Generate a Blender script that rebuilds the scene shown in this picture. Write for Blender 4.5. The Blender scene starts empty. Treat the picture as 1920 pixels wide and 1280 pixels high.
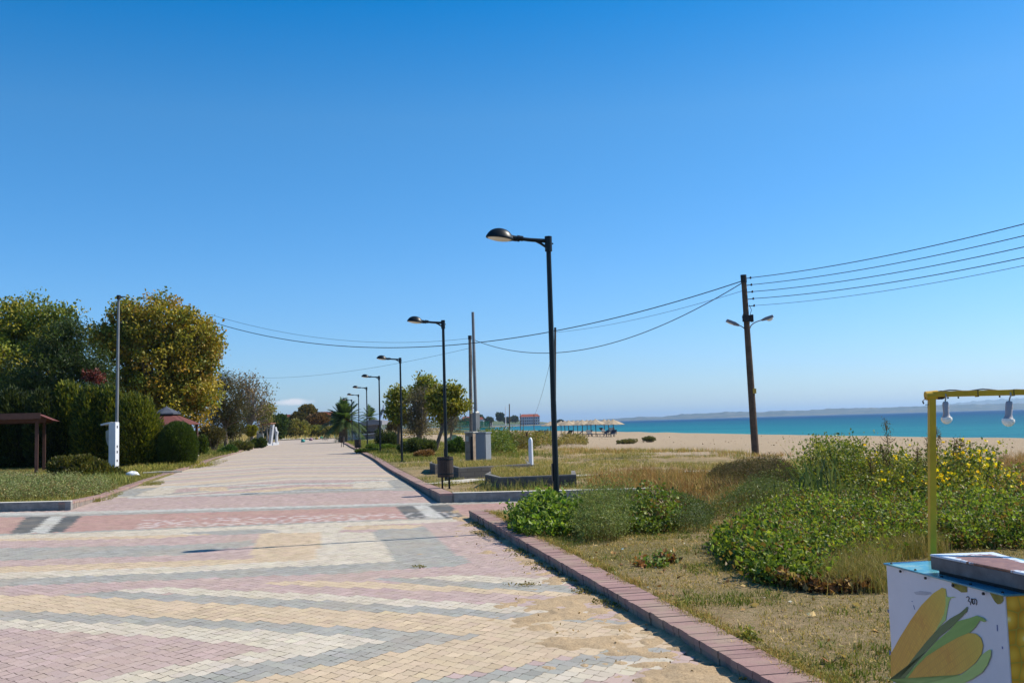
import bpy, math, random
import numpy as np
from mathutils import Vector, Matrix
random.seed(7); rng=np.random.default_rng(7)
S=bpy.context.scene
# ---------------------------------------------------------------- camera
CF=1850.0; EYE=1.6
pt=math.atan(154/CF); rl=.0285
Fv=np.array((0,math.cos(pt),math.sin(pt))); u0=np.array((0,-math.sin(pt),math.cos(pt)))
Rv=math.cos(rl)*np.array((1,0,0))-math.sin(rl)*u0; Uv=math.cos(rl)*u0+math.sin(rl)*np.array((1,0,0))
cd=bpy.data.cameras.new('camera'); cam=bpy.data.objects.new('camera',cd); S.collection.objects.link(cam)
cam.matrix_world=Matrix(((Rv[0],Uv[0],-Fv[0],0),(Rv[1],Uv[1],-Fv[1],0),(Rv[2],Uv[2],-Fv[2],EYE),(0,0,0,1)))
cd.sensor_width=36; cd.lens=36*CF/1920; cd.clip_start=.05; cd.clip_end=60000
S.camera=cam
# ---------------------------------------------------------------- light
SUN_EL=math.radians(45.5); SUN_AZ=math.radians(74)      # azimuth clockwise from +Y
W=bpy.data.worlds.new('World'); S.world=W; W.use_nodes=True
nt=W.node_tree; nt.nodes.clear()
sky=nt.nodes.new('ShaderNodeTexSky'); sky.sky_type='NISHITA'; sky.sun_disc=False
sky.sun_elevation=SUN_EL; sky.sun_rotation=SUN_AZ; sky.altitude=0; sky.air_density=1.0; sky.dust_density=.45; sky.ozone_density=1.0
hs=nt.nodes.new('ShaderNodeHueSaturation'); hs.inputs['Saturation'].default_value=1.28; hs.inputs['Value'].default_value=1.0
bg=nt.nodes.new('ShaderNodeBackground'); bg.inputs['Strength'].default_value=.105
wo=nt.nodes.new('ShaderNodeOutputWorld')
# a small far cumulus low over the land, placed by its compass direction
tc=nt.nodes.new('ShaderNodeTexCoord'); sep=nt.nodes.new('ShaderNodeSeparateXYZ'); nt.links.new(tc.outputs['Generated'],sep.inputs[0])
def M2(op,a,b=None,c=None):
    n=nt.nodes.new('ShaderNodeMath'); n.operation=op
    for i,x in enumerate((a,b,c)):
        if x is None: continue
        if isinstance(x,(int,float)): n.inputs[i].default_value=x
        else: nt.links.new(x,n.inputs[i])
    return n.outputs[0]
az=M2('DIVIDE',sep.outputs['X'],sep.outputs['Y'])
nz=nt.nodes.new('ShaderNodeTexNoise'); nz.inputs['Scale'].default_value=60; nz.inputs['Detail'].default_value=4
nt.links.new(tc.outputs['Generated'],nz.inputs['Vector'])
ea=M2('DIVIDE',M2('SUBTRACT',az,-.222),.022); eb=M2('DIVIDE',M2('SUBTRACT',sep.outputs['Z'],.0275),.0035)
rr=M2('ADD',M2('MULTIPLY',ea,ea),M2('MULTIPLY',eb,eb))
cm=M2('SUBTRACT',M2('MULTIPLY',nz.outputs['Fac'],2.2),rr); 
cm=M2('MULTIPLY',M2('MINIMUM',M2('MAXIMUM',cm,0),1),M2('GREATER_THAN',sep.outputs['Y'],0))
mx=nt.nodes.new('ShaderNodeMixRGB'); nt.links.new(M2('MULTIPLY',cm,.7),mx.inputs[0]); mx.inputs[2].default_value=(8,7.4,7.3,1)
tr=nt.nodes.new('ShaderNodeValToRGB'); te=tr.color_ramp.elements
for i_,(p_,c_) in enumerate([(0,(.68,.83,1.15)),(.05,(.66,.83,1.16)),(.14,(.72,.88,1.12)),(.3,(.76,.93,1.07)),(.55,(.42,.78,1.08)),(.85,(.75,.90,1.0))]):
    e_=te[i_] if i_<2 else te.new(p_); e_.position=p_; e_.color=(*c_,1)
nt.links.new(sep.outputs['Z'],tr.inputs[0]); mt=nt.nodes.new('ShaderNodeMixRGB'); mt.blend_type='MULTIPLY'; mt.inputs[0].default_value=1
nt.links.new(sky.outputs[0],mt.inputs[1]); nt.links.new(tr.outputs[0],mt.inputs[2])
nt.links.new(mt.outputs[0],hs.inputs['Color']); nt.links.new(hs.outputs[0],mx.inputs[1])
nt.links.new(mx.outputs[0],bg.inputs[0]); nt.links.new(bg.outputs[0],wo.inputs[0])
sd=bpy.data.lights.new('sun','SUN'); sd.energy=4.8; sd.angle=math.radians(.53); sd.color=(1,.93,.80)
sun=bpy.data.objects.new('sun',sd); S.collection.objects.link(sun)
sdir=Vector((math.sin(SUN_AZ)*math.cos(SUN_EL),math.cos(SUN_AZ)*math.cos(SUN_EL),math.sin(SUN_EL)))
sun.rotation_euler=sdir.to_track_quat('Z','Y').to_euler(); sun.location=(20,10,40)
S.view_settings.view_transform='Standard'; S.view_settings.look='None'; S.view_settings.exposure=.46; S.view_settings.gamma=1
S.cycles.max_bounces=6; S.cycles.diffuse_bounces=3; S.cycles.transparent_max_bounces=8
# ---------------------------------------------------------------- helpers: geometry of the place
A0=math.atan2(-.19906,1); PP=np.array((math.sin(A0),math.cos(A0))); NN=np.array((PP[1],-PP[0]))   # along the path / to its right
def xy(u,v): return (u*NN[0]+v*PP[0], u*NN[1]+v*PP[1])
def uvof(x,y): return (x*NN[0]+y*NN[1], x*PP[0]+y*PP[1])
def ray(px,py): return Fv+(px-960)/CF*Rv+(640-py)/CF*Uv
def at(px,py,Y):
    d=ray(px,py); t=Y/d[1]; return Vector((d[0]*t,Y,EYE+d[2]*t))
def flat(px,py,z=0):
    d=ray(px,py); t=(z-EYE)/d[2]; return Vector((d[0]*t,d[1]*t,z))
def sst(a,b,x): t=np.clip((np.asarray(x,float)-a)/(b-a),0,1); return t*t*(3-2*t)
SK=.28
CV=[-200,0,64,112,181,232,335,446,600,750,911,1118,1160,1300,3000]; CU=[50,50,51.3,53,57.5,58.7,59.8,63,75,105,162,272,285,120,-600]
def coast(v): return np.interp(v,CV,CU)
def Hp(v): return .15*sst(15,60,v)
def kerbh(v): return np.interp(v,[5,17,17.5,21,26,60],[.085,.14,.2,.19,.11,.09])
def Hv(u,v):                                   # height of the verges and the beach
    u=np.asarray(u,float); v=np.asarray(v,float)
    k=Hp(v)+np.where(u<0,np.interp(v,[21,23,26.5,60],[.17,.15,.06,.05]),kerbh(v)-.02)
    s=sst(10,44,u)
    z=k*(1-s)+(-.55)*s
    z=z+.05*np.sin(u*.45+1)*np.cos(v*.33)*sst(5,9,u)+.12*np.exp(-((u-21)/5.)**2)*np.sin(v*.16)*sst(20,40,v)
    far=sst(150,320,v); z=z*(1-far)+np.where(u>10,-.45,.15)*far
    d=coast(v)-u
    z=np.where(d<0,-.55-1.6*np.clip(-d/6,0,1.5),z)
    return z
def Hg(u,v):
    w=v+SK*(np.clip(u,-15,15)-2.95)
    lowm=((u>-5.35)&(u<2.68)&(v<150))|((w>16.95)&(w<20.68)&(u>2)&(u<6.6))|((w<20.9)&(u<0)&(u>-14))
    return np.where(lowm,Hp(v)-.06,Hv(u,v))
def gz(x,y):
    u,v=uvof(x,y); return float(Hv(u,v))
def ground(px,py,dz=0):                        # where the line of sight of a photo pixel meets the verge
    z=.1
    for i in range(40):
        p=flat(px,py,z+dz); z=.6*z+.4*gz(p.x,p.y)
    return Vector((p.x,p.y,z))
# ---------------------------------------------------------------- helpers: objects
C=S.collection
def tag(o,label=None,cat=None,group=None,kind=None):
    if label: o['label']=label
    if cat: o['category']=cat
    if group: o['group']=group
    if kind: o['kind']=kind
    return o
def thing(name,label,cat,loc=(0,0,0),rz=0,group=None):
    o=bpy.data.objects.new(name,None); C.objects.link(o); o.location=loc; o.rotation_euler=(0,0,rz); o.empty_display_size=.2
    return tag(o,label,cat,group)
def copy_tree(o,parent=None):
    c=o.copy(); C.objects.link(c); c.parent=parent
    for ch in list(o.children): copy_tree(ch,c)
    return c
class MB:
    def __init__(s): s.v=[]; s.f=[]
    def quadmesh(s,V,F):
        b=len(s.v); s.v+= [tuple(x) for x in V]; s.f+=[tuple(b+i for i in f) for f in F]; return s
    def box(s,c,d,R=None):
        c=Vector(c); V=[]
        for i in (-1,1):
            for j in (-1,1):
                for k in (-1,1):
                    p=Vector((i*d[0]/2,j*d[1]/2,k*d[2]/2)); p=(R@p if R else p)+c; V.append(p)
        return s.quadmesh(V,[(0,1,3,2),(4,6,7,5),(0,4,5,1),(2,3,7,6),(0,2,6,4),(1,5,7,3)])
    def tube(s,pts,r,n=8,cap=True,flatten=None):
        pts=[Vector(p) for p in pts]; m=len(pts)
        if isinstance(r,(int,float)): r=[r]*m
        V=[]; a=None
        for i,p in enumerate(pts):
            d=(pts[min(i+1,m-1)]-pts[max(i-1,0)]).normalized()
            if a is None:
                a=d.orthogonal().normalized()
            a=(a-d*a.dot(d)).normalized(); b=d.cross(a)
            for k in range(n):
                t=2*math.pi*k/n+math.pi/n; V.append(p+(a*math.cos(t)+b*math.sin(t))*r[i])
        F=[(i*n+k,i*n+(k+1)%n,(i+1)*n+(k+1)%n,(i+1)*n+k) for i in range(m-1) for k in range(n)]
        if cap: F+=[tuple(range(n))[::-1],tuple(range((m-1)*n,m*n))]
        return s.quadmesh(V,F)
    def lathe(s,prof,n=20,c=(0,0,0),sx=1,sy=1,R=None):
        c=Vector(c); V=[]; m=len(prof)
        for (r,z) in prof:
            for k in range(n):
                t=2*math.pi*k/n; p=Vector((r*math.cos(t)*sx,r*math.sin(t)*sy,z)); V.append((R@p if R else p)+c)
        F=[(i*n+k,i*n+(k+1)%n,(i+1)*n+(k+1)%n,(i+1)*n+k) for i in range(m-1) for k in range(n)]
        F+=[tuple(range(n))[::-1],tuple(range((m-1)*n,m*n))]
        return s.quadmesh(V,F)
    def prism(s,poly,off):                      # 3-D outline pushed along off
        off=Vector(off); n=len(poly); V=[Vector(p) for p in poly]; V+=[p+off for p in V]
        F=[tuple(range(n)),tuple(range(2*n-1,n-1,-1))]+[(i,n+i,n+(i+1)%n,(i+1)%n) for i in range(n)]
        return s.quadmesh(V,F)
    def build(s,name,mat,parent=None,smooth=False,bevel=0,sub=0):
        me=bpy.data.meshes.new(name); me.from_pydata(s.v,[],s.f); me.update()
        import bmesh as bm_
        b=bm_.new(); b.from_mesh(me); bm_.ops.recalc_face_normals(b,faces=b.faces)
        b.to_mesh(me); b.free()
        if smooth: me.polygons.foreach_set('use_smooth',[True]*len(me.polygons))
        o=bpy.data.objects.new(name,me); C.objects.link(o); o.parent=parent
        if mat: me.materials.append(mat)
        if bevel:
            m=o.modifiers.new('bevel','BEVEL'); m.width=bevel; m.segments=2; m.limit_method='ANGLE'
        if sub:
            m=o.modifiers.new('sub','SUBSURF'); m.levels=m.render_levels=sub
        if smooth and not sub: 
            try: me.set_sharp_from_angle(angle=math.radians(45))
            except Exception: pass
        return o
def np_mesh(name,V,T,col,mat,parent=None,loc=(0,0,0),smooth=False):
    me=bpy.data.meshes.new(name); V=np.asarray(V,np.float32).reshape(-1,3)-np.asarray(loc,np.float32); T=np.asarray(T,np.int32); k=T.shape[1]
    me.vertices.add(len(V)); me.vertices.foreach_set('co',V.ravel())
    me.loops.add(T.size); me.loops.foreach_set('vertex_index',T.ravel())
    me.polygons.add(len(T)); me.polygons.foreach_set('loop_start',np.arange(0,T.size,k,dtype=np.int32))
    me.polygons.foreach_set('loop_total',np.full(len(T),k,np.int32))
    me.polygons.foreach_set('use_smooth',np.full(len(T),bool(smooth)))
    if col is not None:
        c=np.ones((len(V),4),np.float32); c[:,:3]=col; a=me.color_attributes.new('Col','FLOAT_COLOR','POINT'); a.data.foreach_set('color',c.ravel())
    me.update(calc_edges=True); me.validate()
    o=bpy.data.objects.new(name,me); C.objects.link(o); o.parent=parent; me.materials.append(mat)
    if parent is None: o.location=loc
    return o
# ---------------------------------------------------------------- helpers: materials
class NT:
    def __init__(s,name):
        s.m=bpy.data.materials.new(name); s.m.use_nodes=True; s.t=s.m.node_tree; s.b=s.t.nodes['Principled BSDF']; s.o=s.t.nodes['Material Output']
    def n(s,ty,**k):
        x=s.t.nodes.new(ty)
        for a,b in k.items(): setattr(x,a,b)
        return x
    def l(s,a,b): s.t.links.new(a,b)
    def math(s,op,a,b=None,clamp=False):
        x=s.n('ShaderNodeMath',operation=op); x.use_clamp=clamp
        for i,q in enumerate((a,b)):
            if q is None: continue
            if isinstance(q,(int,float)): x.inputs[i].default_value=q
            else: s.l(q,x.inputs[i])
        return x.outputs[0]
    def noise(s,scale,detail=4,rough=.6,vec=None,dist=0):
        x=s.n('ShaderNodeTexNoise'); x.inputs['Scale'].default_value=scale; x.inputs['Detail'].default_value=detail; x.inputs['Roughness'].default_value=rough; x.inputs['Distortion'].default_value=dist
        s.l(vec if vec is not None else s.obj(),x.inputs['Vector']); return x.outputs['Fac']
    def obj(s):
        if not hasattr(s,'_o'): s._o=s.n('ShaderNodeTexCoord').outputs['Object']
        return s._o
    def ramp(s,f,stops):
        x=s.n('ShaderNodeValToRGB'); e=x.color_ramp.elements
        while len(e)<len(stops): e.new(.5)
        for i,(p,c) in enumerate(stops): e[i].position=p; e[i].color=(*c,1) if len(c)==3 else c
        s.l(f,x.inputs[0]); return x.outputs[0]
    def mix(s,f,a,b,mode='MIX'):
        x=s.n('ShaderNodeMixRGB',blend_type=mode)
        for i,q in enumerate((f,a,b)):
            if isinstance(q,(int,float)): x.inputs[i].default_value=q
            elif isinstance(q,tuple): x.inputs[i].default_value=(*q,1)
            else: s.l(q,x.inputs[i])
        return x.outputs[0]
    def bump(s,h,strength=.3,dist=.02):
        x=s.n('ShaderNodeBump'); x.inputs['Strength'].default_value=strength; x.inputs['Distance'].default_value=dist
        s.l(h,x.inputs['Height']); s.l(x.outputs[0],s.b.inputs['Normal']); return x
    def map(s,f,a,b,c,d):
        x=s.n('ShaderNodeMapRange'); 
        for i,q in enumerate((f,a,b,c,d)):
            if isinstance(q,(int,float)): x.inputs[i].default_value=q
            else: s.l(q,x.inputs[i])
        return x.outputs[0]
    def col(s): return s.n('ShaderNodeVertexColor',layer_name='Col').outputs[0]
def setc(b,c,rough=.6,metal=0,spec=.5):
    if c is not None: b.inputs['Base Color'].default_value=(*c,1)
    b.inputs['Roughness'].default_value=rough; b.inputs['Metallic'].default_value=metal; b.inputs['Specular IOR Level'].default_value=spec
def weathered(name,c,rough=.6,metal=0,spec=.4,var=.25,scale=3,c2=None,amt=.5,bump=.15,bs=40):
    m=NT(name); setc(m.b,c,rough,metal,spec)
    n1=m.noise(scale,6,.65); n2=m.noise(bs,3,.6)
    k=m.map(n1,.3,.7,1-var,1+var); base=m.mix(1,(c[0],c[1],c[2]),m.n('ShaderNodeCombineColor').outputs[0],'MULTIPLY')
    cc=m.n('ShaderNodeCombineColor'); [m.l(k,cc.inputs[i]) for i in range(3)]
    base=m.mix(1.0,c,cc.outputs[0],'MULTIPLY')
    if c2: base=m.mix(m.map(m.noise(scale*1.7,8,.7),1-amt-.05,1-amt+.12,0,1),base,c2)
    m.l(base,m.b.inputs['Base Color']); m.bump(n2,bump,.01)
    return m.m
def leafmat(name,trans=.3,rough=.55,spec=.35):
    m=NT(name); setc(m.b,None,rough,0,spec); c=m.col(); m.l(c,m.b.inputs['Base Color'])
    t=m.n('ShaderNodeBsdfTranslucent'); m.l(m.mix(1.0,c,(1.25,1.3,.7),'MULTIPLY'),t.inputs['Color'])
    x=m.n('ShaderNodeMixShader'); x.inputs[0].default_value=trans; m.l(m.b.outputs[0],x.inputs[1]); m.l(t.outputs[0],x.inputs[2]); m.l(x.outputs[0],m.o.inputs[0])
    return m.m
M_leaf=leafmat('leaf'); M_gloss=leafmat('glossy_leaf',.4,.5,.25); M_dry=leafmat('dry_grass',.2,.8,.1)
M_bark=weathered('bark',(.16,.12,.09),.9,0,.1,.35,6,None,.5,.6,30)
M_twig=weathered('grey_bark',(.22,.19,.17),.9,0,.1,.3,6)
M_lamp=weathered('lamp_paint',(.006,.011,.015),.38,0,.28,.2,5,None,.5,.05,60)
M_glass=NT('lamp_glass'); setc(M_glass.b,(.75,.72,.62),.25); M_glass=M_glass.m
M_white=weathered('white_paint',(.72,.73,.76),.5,0,.4,.08,2)
M_galv0=weathered('bolt_steel',(.25,.25,.26),.5,.5)

# =============================================================== GROUND
def grid_rows(a,b,s0,growth):
    r=[a]; s=s0
    while r[-1]<b: r.append(r[-1]+s); s*=growth
    return r
def make_ground():
    ul=[-900,-600,-400,-260,-180,-130,-95,-75,-60,-48,-38,-30,-24,-19,-16,-14.02,-13.98,-12,-10.5,-9,-8,-7,-6.3,-5.8,-5.5,-5.36,-5.34,-4,-2,0,1.5,2.66,2.7,2.9,3.2,3.6,4,4.5,5,5.6,6.2,6.58,6.62,7.2,8,9,10]
    fr=list(np.concatenate([np.linspace(0,.9,26)[1:],np.linspace(.9,1.0,8)[1:]]))
    ext=[.8,1.6,2.5,4,6,9,20]
    w=[-40,-20,-10,-5,0,2,3]+list(np.arange(3.5,16.9,.5))+[16.93,16.97,18,19.5,20.66,20.70,20.88,20.92]+list(np.arange(21.5,40,.7))+list(np.arange(40,80,1.5))+list(np.arange(80,149,3))+[149.9,150.1]+grid_rows(153,1400,4,1.045)+[1800,2600,4500,9000]
    w=np.array(w); ncol=len(ul)+len(fr)+len(ext)
    U=np.zeros((len(w),ncol)); V=np.zeros_like(U)
    for i,wi in enumerate(w):
        c=float(coast(wi)); us=list(ul)+[10+(c-10)*f for f in fr]+[c+e for e in ext]
        if c<12: us=list(np.linspace(-900,c,len(ul)+len(fr)))+[c+e for e in ext]
        us=np.array(us); U[i]=us
        V[i]=wi-(SK*(np.clip(us,-15,15)-2.95)*(1-sst(60,140,wi)) if wi>-5 else 0)
    Z=Hg(U,V); X=U*NN[0]+V*PP[0]; Y=U*NN[1]+V*PP[1]
    P=np.stack([X,Y,Z],-1).reshape(-1,3); r,c=U.shape
    I=np.arange(r*c).reshape(r,c); T=np.stack([I[:-1,:-1],I[:-1,1:],I[1:,1:],I[1:,:-1]],-1).reshape(-1,4)
    # R = bare sand, G = green cover, B = far field straw
    _ed=np.interp(V,[0,35,57,100],[18.5,16,11.5,11]); sand=sst(-3,2.5,U-_ed+1.0*np.sin(V*.21)+.9*np.sin(V*.55+U*.3))*(1-sst(420,500,V))
    sand=np.maximum(sand,.38*np.exp(-((V-5.5)/3.5)**2)*(U>2.6))
    green=.45*np.ones_like(U); green=np.where(U<-5,.75,green)
    green=np.where((U>2.7)&(V<14),.5,green); green=np.where((U>6)&(V>18),.30,green)
    farf=sst(130,200,V)
    return np_mesh('ground',P,T,np.stack([sand,green,farf],-1).reshape(-1,3),M_ground,smooth=True)
def ground_mat():
    m=NT('ground_soil'); setc(m.b,None,.95,0,.1)
    a=m.n('ShaderNodeSeparateColor'); m.l(m.col(),a.inputs[0]); sand,green,farf=a.outputs[0],a.outputs[1],a.outputs[2]
    nb=m.noise(.25,5,.6); nm=m.noise(1.3,7,.7); nf=m.noise(14,6,.75); ng=m.noise(90,4,.7)
    soil=m.ramp(nm,[(.3,(.27,.185,.10)),(.5,(.38,.27,.15)),(.7,(.47,.35,.20))])
    grs=m.ramp(nf,[(.32,(.07,.07,.022)),(.5,(.16,.14,.05)),(.66,(.29,.23,.10))])
    sn=m.mix(m.map(m.noise(5,6,.75),.45,.7,0,.5),(.44,.335,.225),(.34,.25,.165))
    # small dark pebbles and wrack on the beach
    sn=m.mix(m.map(m.noise(11,3,.8),.68,.72,0,.6),sn,(.17,.13,.09))
    gf=m.math('ADD',m.math('ADD',green,m.math('MULTIPLY',m.math('SUBTRACT',nb,.5),1.4)),m.math('MULTIPLY',m.math('SUBTRACT',nf,.5),1.6))
    c=m.mix(m.map(gf,.3,.6,0,1),soil,grs)
    sf=m.math('ADD',sand,m.math('MULTIPLY',m.math('SUBTRACT',nm,.5),.9))
    c=m.mix(m.map(sf,.42,.62,0,1),c,sn)
    ff=m.ramp(m.noise(.05,6,.7),[(.35,(.11,.12,.04)),(.5,(.27,.2,.09)),(.65,(.36,.27,.14))])
    c=m.mix(m.map(m.math('SUBTRACT',farf,sand),.2,.8,0,1),c,ff)
    c=m.mix(m.map(ng,.35,.75,.35,0),c,(.09,.065,.035))
    m.l(c,m.b.inputs['Base Color'])
    h=m.math('ADD',m.math('MULTIPLY',nf,.7),m.math('MULTIPLY',ng,.35)); m.bump(h,.9,.05); return m.m
M_ground=ground_mat()
g=make_ground(); tag(g,kind='structure')

# sea
def sea_mat():
    m=NT('sea_water'); setc(m.b,None,.45,0,.12)
    geo=m.n('ShaderNodeNewGeometry').outputs['Position']
    sp=m.n('ShaderNodeSeparateXYZ'); m.l(geo,sp.inputs[0])
    u=m.math('ADD',m.math('MULTIPLY',sp.outputs[0],float(NN[0])),m.math('MULTIPLY',sp.outputs[1],float(NN[1])))
    mp=m.n('ShaderNodeMapping'); mp.inputs['Scale'].default_value=(.25,1,1); mp.inputs['Rotation'].default_value=(0,0,0); m.l(geo,mp.inputs['Vector'])
    nb=m.noise(.012,5,.65,geo); w=m.math('ADD',u,m.math('MULTIPLY',m.math('SUBTRACT',nb,.5),260))
    lg=m.math('LOGARITHM',m.math('MAXIMUM',w,10),10)
    c=m.ramp(m.map(lg,1.6,3.3,0,1),[(0,(.03,.23,.225)),(.15,(.012,.175,.195)),(.45,(.004,.095,.15)),(.62,(.002,.05,.125)),(1,(.003,.035,.105))])
    dk=m.math('ADD',m.math('MULTIPLY',m.noise(.09,6,.75,mp.outputs[0]),.6),m.math('MULTIPLY',m.noise(.5,4,.7,mp.outputs[0]),.4)); c=m.mix(m.map(dk,.38,.62,0,.75),c,m.mix(1.0,c,(.45,.62,.75),'MULTIPLY'))
    fo=m.noise(.9,3,.85,mp.outputs[0]); c=m.mix(m.map(fo,.745,.76,0,.6),c,(.7,.75,.75))
    m.l(c,m.b.inputs['Base Color'])
    m.bump(m.math('ADD',m.noise(.8,4,.6,mp.outputs[0]),m.math('MULTIPLY',m.noise(3.2,3,.6,geo),.4)),1.0,.35); return m.m
rr_=[3,8,20,50,120,300,700,1500,3500,8000,16000,34000]
V=[];F=[];na=48
for i,r in enumerate(rr_):
    for k in range(na):
        t=2*math.pi*k/na; V.append((150+r*math.cos(t),200+r*math.sin(t),-.9))
for i in range(len(rr_)-1):
    for k in range(na): F.append((i*na+k,i*na+(k+1)%na,(i+1)*na+(k+1)%na,(i+1)*na+k))
F.append(tuple(range(na)))
sea=MB().quadmesh(V,F).build('sea',sea_mat()); tag(sea,kind='structure')
for p in sea.data.polygons: 
    if p.normal.z<0: p.flip()

# far shore hills
def hills(name,pts,Y,depth,col,z0=-1.5,seed=0):
    r2=np.random.default_rng(seed); xs=np.linspace(pts[0][0],pts[-1][0],260); ys=np.interp(xs,[p[0] for p in pts],[p[1] for p in pts])
    rough=np.interp(xs,np.linspace(xs[0],xs[-1],90),r2.normal(0,.5,90))+np.interp(xs,np.linspace(xs[0],xs[-1],240),r2.normal(0,.3,240))
    V=[];n=len(xs); K=7
    for k in range(K):
        f=k/(K-1); prof=[0,.35,.72,.95,1,.7,0][k]
        for x,y,q in zip(xs,ys,rough):
            Yk=Y+depth*(f-.6); top=at(x,y+q*.7,Y); p=at(x,y,Y); X=p.x*Yk/Y
            V.append((X,Yk,z0+(top.z-z0)*prof*(1+.10*math.sin(x*.23+k)*(0<k<4))))
    F=[(k*n+i,k*n+i+1,(k+1)*n+i+1,(k+1)*n+i) for k in range(K-1) for i in range(n-1)]
    m=NT(name+'_cover'); setc(m.b,None,1,0,0); c=m.ramp(m.noise(.006,6,.7),[(.35,col),(.5,tuple(x*1.5 for x in col)),(.62,(.16,.14,.11))]); m.l(c,m.b.inputs['Base Color'])
    o=MB().quadmesh(V,F).build(name,m.m,smooth=True); tag(o,kind='structure'); return o
hills('hills',[(1030,792),(1060,789),(1120,786),(1160,784.2),(1200,781),(1240,781.5),(1278,776),(1330,774.5),(1362,771.5),(1409,772),(1440,771.5),(1465,770),(1510,769),(1560,765.5),(1620,764.5),(1700,762.5),(1760,759),(1920,755.5),(2100,751),(2400,748)],8000,1500,(.05,.062,.055),seed=2)
hills('hills',[(1500,776),(1640,768),(1740,761),(1800,755),(1850,750),(1900,747),(2000,742),(2300,742)],15000,2500,(.07,.08,.05),seed=5)
hills('hills',[(0,826),(250,812),(480,800),(560,795),(640,797),(760,792),(840,790),(905,789),(960,789),(1000,790),(1030,792)],2600,500,(.07,.085,.035),seed=6)

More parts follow.
